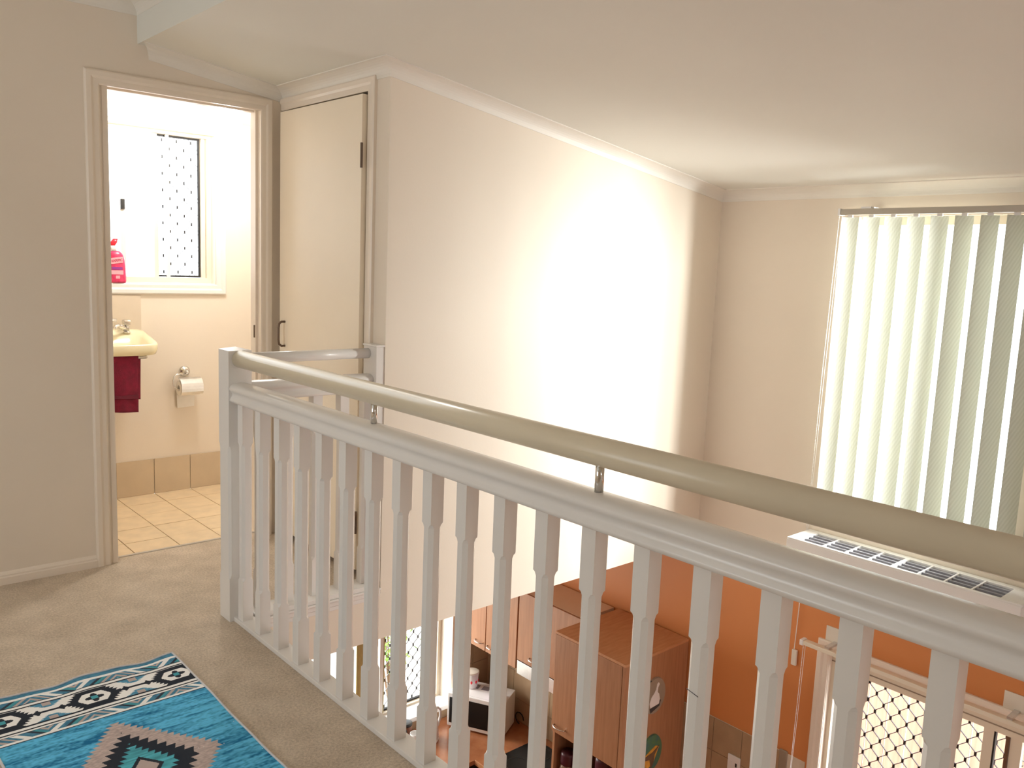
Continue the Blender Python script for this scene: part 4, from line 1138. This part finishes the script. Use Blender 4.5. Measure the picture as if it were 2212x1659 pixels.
MB().lathe([(0.030, 0.0), (0.036, 0.01), (0.037, 0.085), (0.034, 0.085), (0.032, 0.012)], (2.058, 1.655, ZB), 'z', 20, caps=False).build('cup', 'plastic_white', mu, smooth=True)
MB().tube([(2.058 - 0.03, 1.64, ZB + 0.07), (2.058 - 0.055, 1.63, ZB + 0.062), (2.058 - 0.06, 1.628, ZB + 0.04), (2.058 - 0.03, 1.64, ZB + 0.02)], 0.004, 8).build('handle', 'plastic_white', mu, smooth=True)
for i, (x, y, h, m, lab) in enumerate(((2.055, 1.768, 0.10, 'wood_dark', 'dark brown canister at the back of the worktop'), (1.975, 1.72, 0.08, 'wood_red', 'short reddish brown canister beside the dark one'))):
    cn = thing('canister', lab, 'canister', (x, y, ZB))
    MB().lathe([(0.042, 0.0), (0.046, 0.004), (0.046, h)], (x, y, ZB), 'z', 20).build('tin', m, cn, smooth=True)
    MB().lathe([(0.048, 0.0), (0.048, 0.016), (0.040, 0.020)], (x, y, ZB + h), 'z', 20).build('lid', 'dark', cn, smooth=True)

# jars in front of the pantry niche
def jar(x, y, z, r_, h, label, lab_m, lid_m):
    j = thing('jar', label, 'jar', (x, y, z), 'jars in the pantry niche')
    MB().lathe([(r_ * 0.92, 0.0), (r_, 0.006), (r_, h * 0.80), (r_ * 0.82, h * 0.88), (r_ * 0.80, h * 0.90)], (x, y, z), 'z', 22).build('glass', 'jar_glass', j, smooth=True)
    MB().lathe([(r_ * 0.92, 0.0), (r_ * 0.94, h * 0.04), (r_ * 0.94, h * 0.16), (r_ * 0.86, h * 0.20)], (x, y, z + h * 0.88), 'z', 22).build('lid', lid_m, j, smooth=True)
    MB().lathe([(r_ * 1.012, 0.0), (r_ * 1.012, h * 0.46)], (x, y, z + h * 0.10), 'z', 22, caps=False).build('label_wrap', lab_m, j, smooth=True)
    return j
jar(2.36, 0.415, ZB, 0.052, 0.40, 'tall glass jar with maroon lid and pale label', 'jar_label', 'jar_lid')
jar(2.37, 0.290, ZB, 0.050, 0.36, 'glass jar with red label beside the tall jar', 'jar_red', 'jar_lid')
jar(2.36, 0.12, ZB, 0.055, 0.50, 'dark maroon lidded jar below the pantry door corner', 'jar_label', 'jar_lid')

# ------------------------------------------------------------------ outside
structure(B(-6, 9, Yk + 0.3, 8, ZF - 0.15, ZF - 0.05).build('ground_back', 'paving'))
structure(B(Xf + 0.15, 9, -9, Yk + 0.3, ZF - 0.15, ZF - 0.05).build('ground_side', 'paving'))
fe = thing('paling_fence', 'terracotta paling fence seen through the sliding door', 'fence', (5.2, -1.0, ZF))
f0 = None
for k in range(34):
    y = 2.2 - k * 0.155
    if f0 is None:
        f0 = B(-0.009, 0.009, -0.072, 0.072, 0.0, 1.75).build('paling', 'fence_paling', fe); f0.matrix_parent_inverse = PINV[fe.name]; f0.location = (5.2, y, ZF - 0.05)
    else:
        share(f0, 'paling', fe, (5.2 + random.uniform(-0.004, 0.004), y, ZF - 0.05 + random.uniform(-0.01, 0.01)))
for z in (0.35, 1.4):
    B(5.21, 5.26, -3.1, 2.3, ZF + z, ZF + z + 0.08).build('fence_rail', 'fence_rail', fe)
def shrub(loc, label, seed, n=420, rad=0.55, h=1.5):
    r = random.Random(seed)
    t = thing('shrub', label, 'shrub', loc, 'shrubs outside the kitchen window')
    st_ = MB()
    tips = []
    for k in range(9):
        a = r.uniform(0, 2 * PI); rr_ = r.uniform(0.1, rad)
        p = [Vector(loc), Vector(loc) + Vector((math.cos(a) * rr_ * 0.5, math.sin(a) * rr_ * 0.5, h * 0.5)), Vector(loc) + Vector((math.cos(a) * rr_, math.sin(a) * rr_, h * r.uniform(0.8, 1.0)))]
        st_.tube(p, [0.012, 0.008, 0.003], 6); tips.append(p)
    st_.build('stem', 'bark', t)
    lf = MB()
    for k in range(n):
        p = r.choice(tips); u = r.uniform(0.25, 1.0)
        c = p[1].lerp(p[2], (u - 0.5) * 2) if u > 0.5 else p[0].lerp(p[1], u * 2)
        c = c + Vector((r.gauss(0, 0.09), r.gauss(0, 0.09), r.gauss(0, 0.07)))
        d = Vector((r.uniform(-1, 1), r.uniform(-1, 1), r.uniform(-0.6, 0.8))).normalized()
        s_ = d.cross(Vector((0, 0, 1))).normalized() * r.uniform(0.012, 0.022); l = r.uniform(0.05, 0.09)
        lf.face(c, c + d * l * 0.5 + s_, c + d * l, c + d * l * 0.5 - s_)
    o = lf.build('foliage', 'leaf', t); o['kind'] = 'stuff'
shrub((3.15, 3.6, ZF - 0.05), 'leafy green shrub outside the kitchen window', 1, n=500, rad=0.5, h=1.9)

fix_children()
# keep hand-made local parts of the cupboard door and microwave in their own space
bpy.context.view_layer.update()
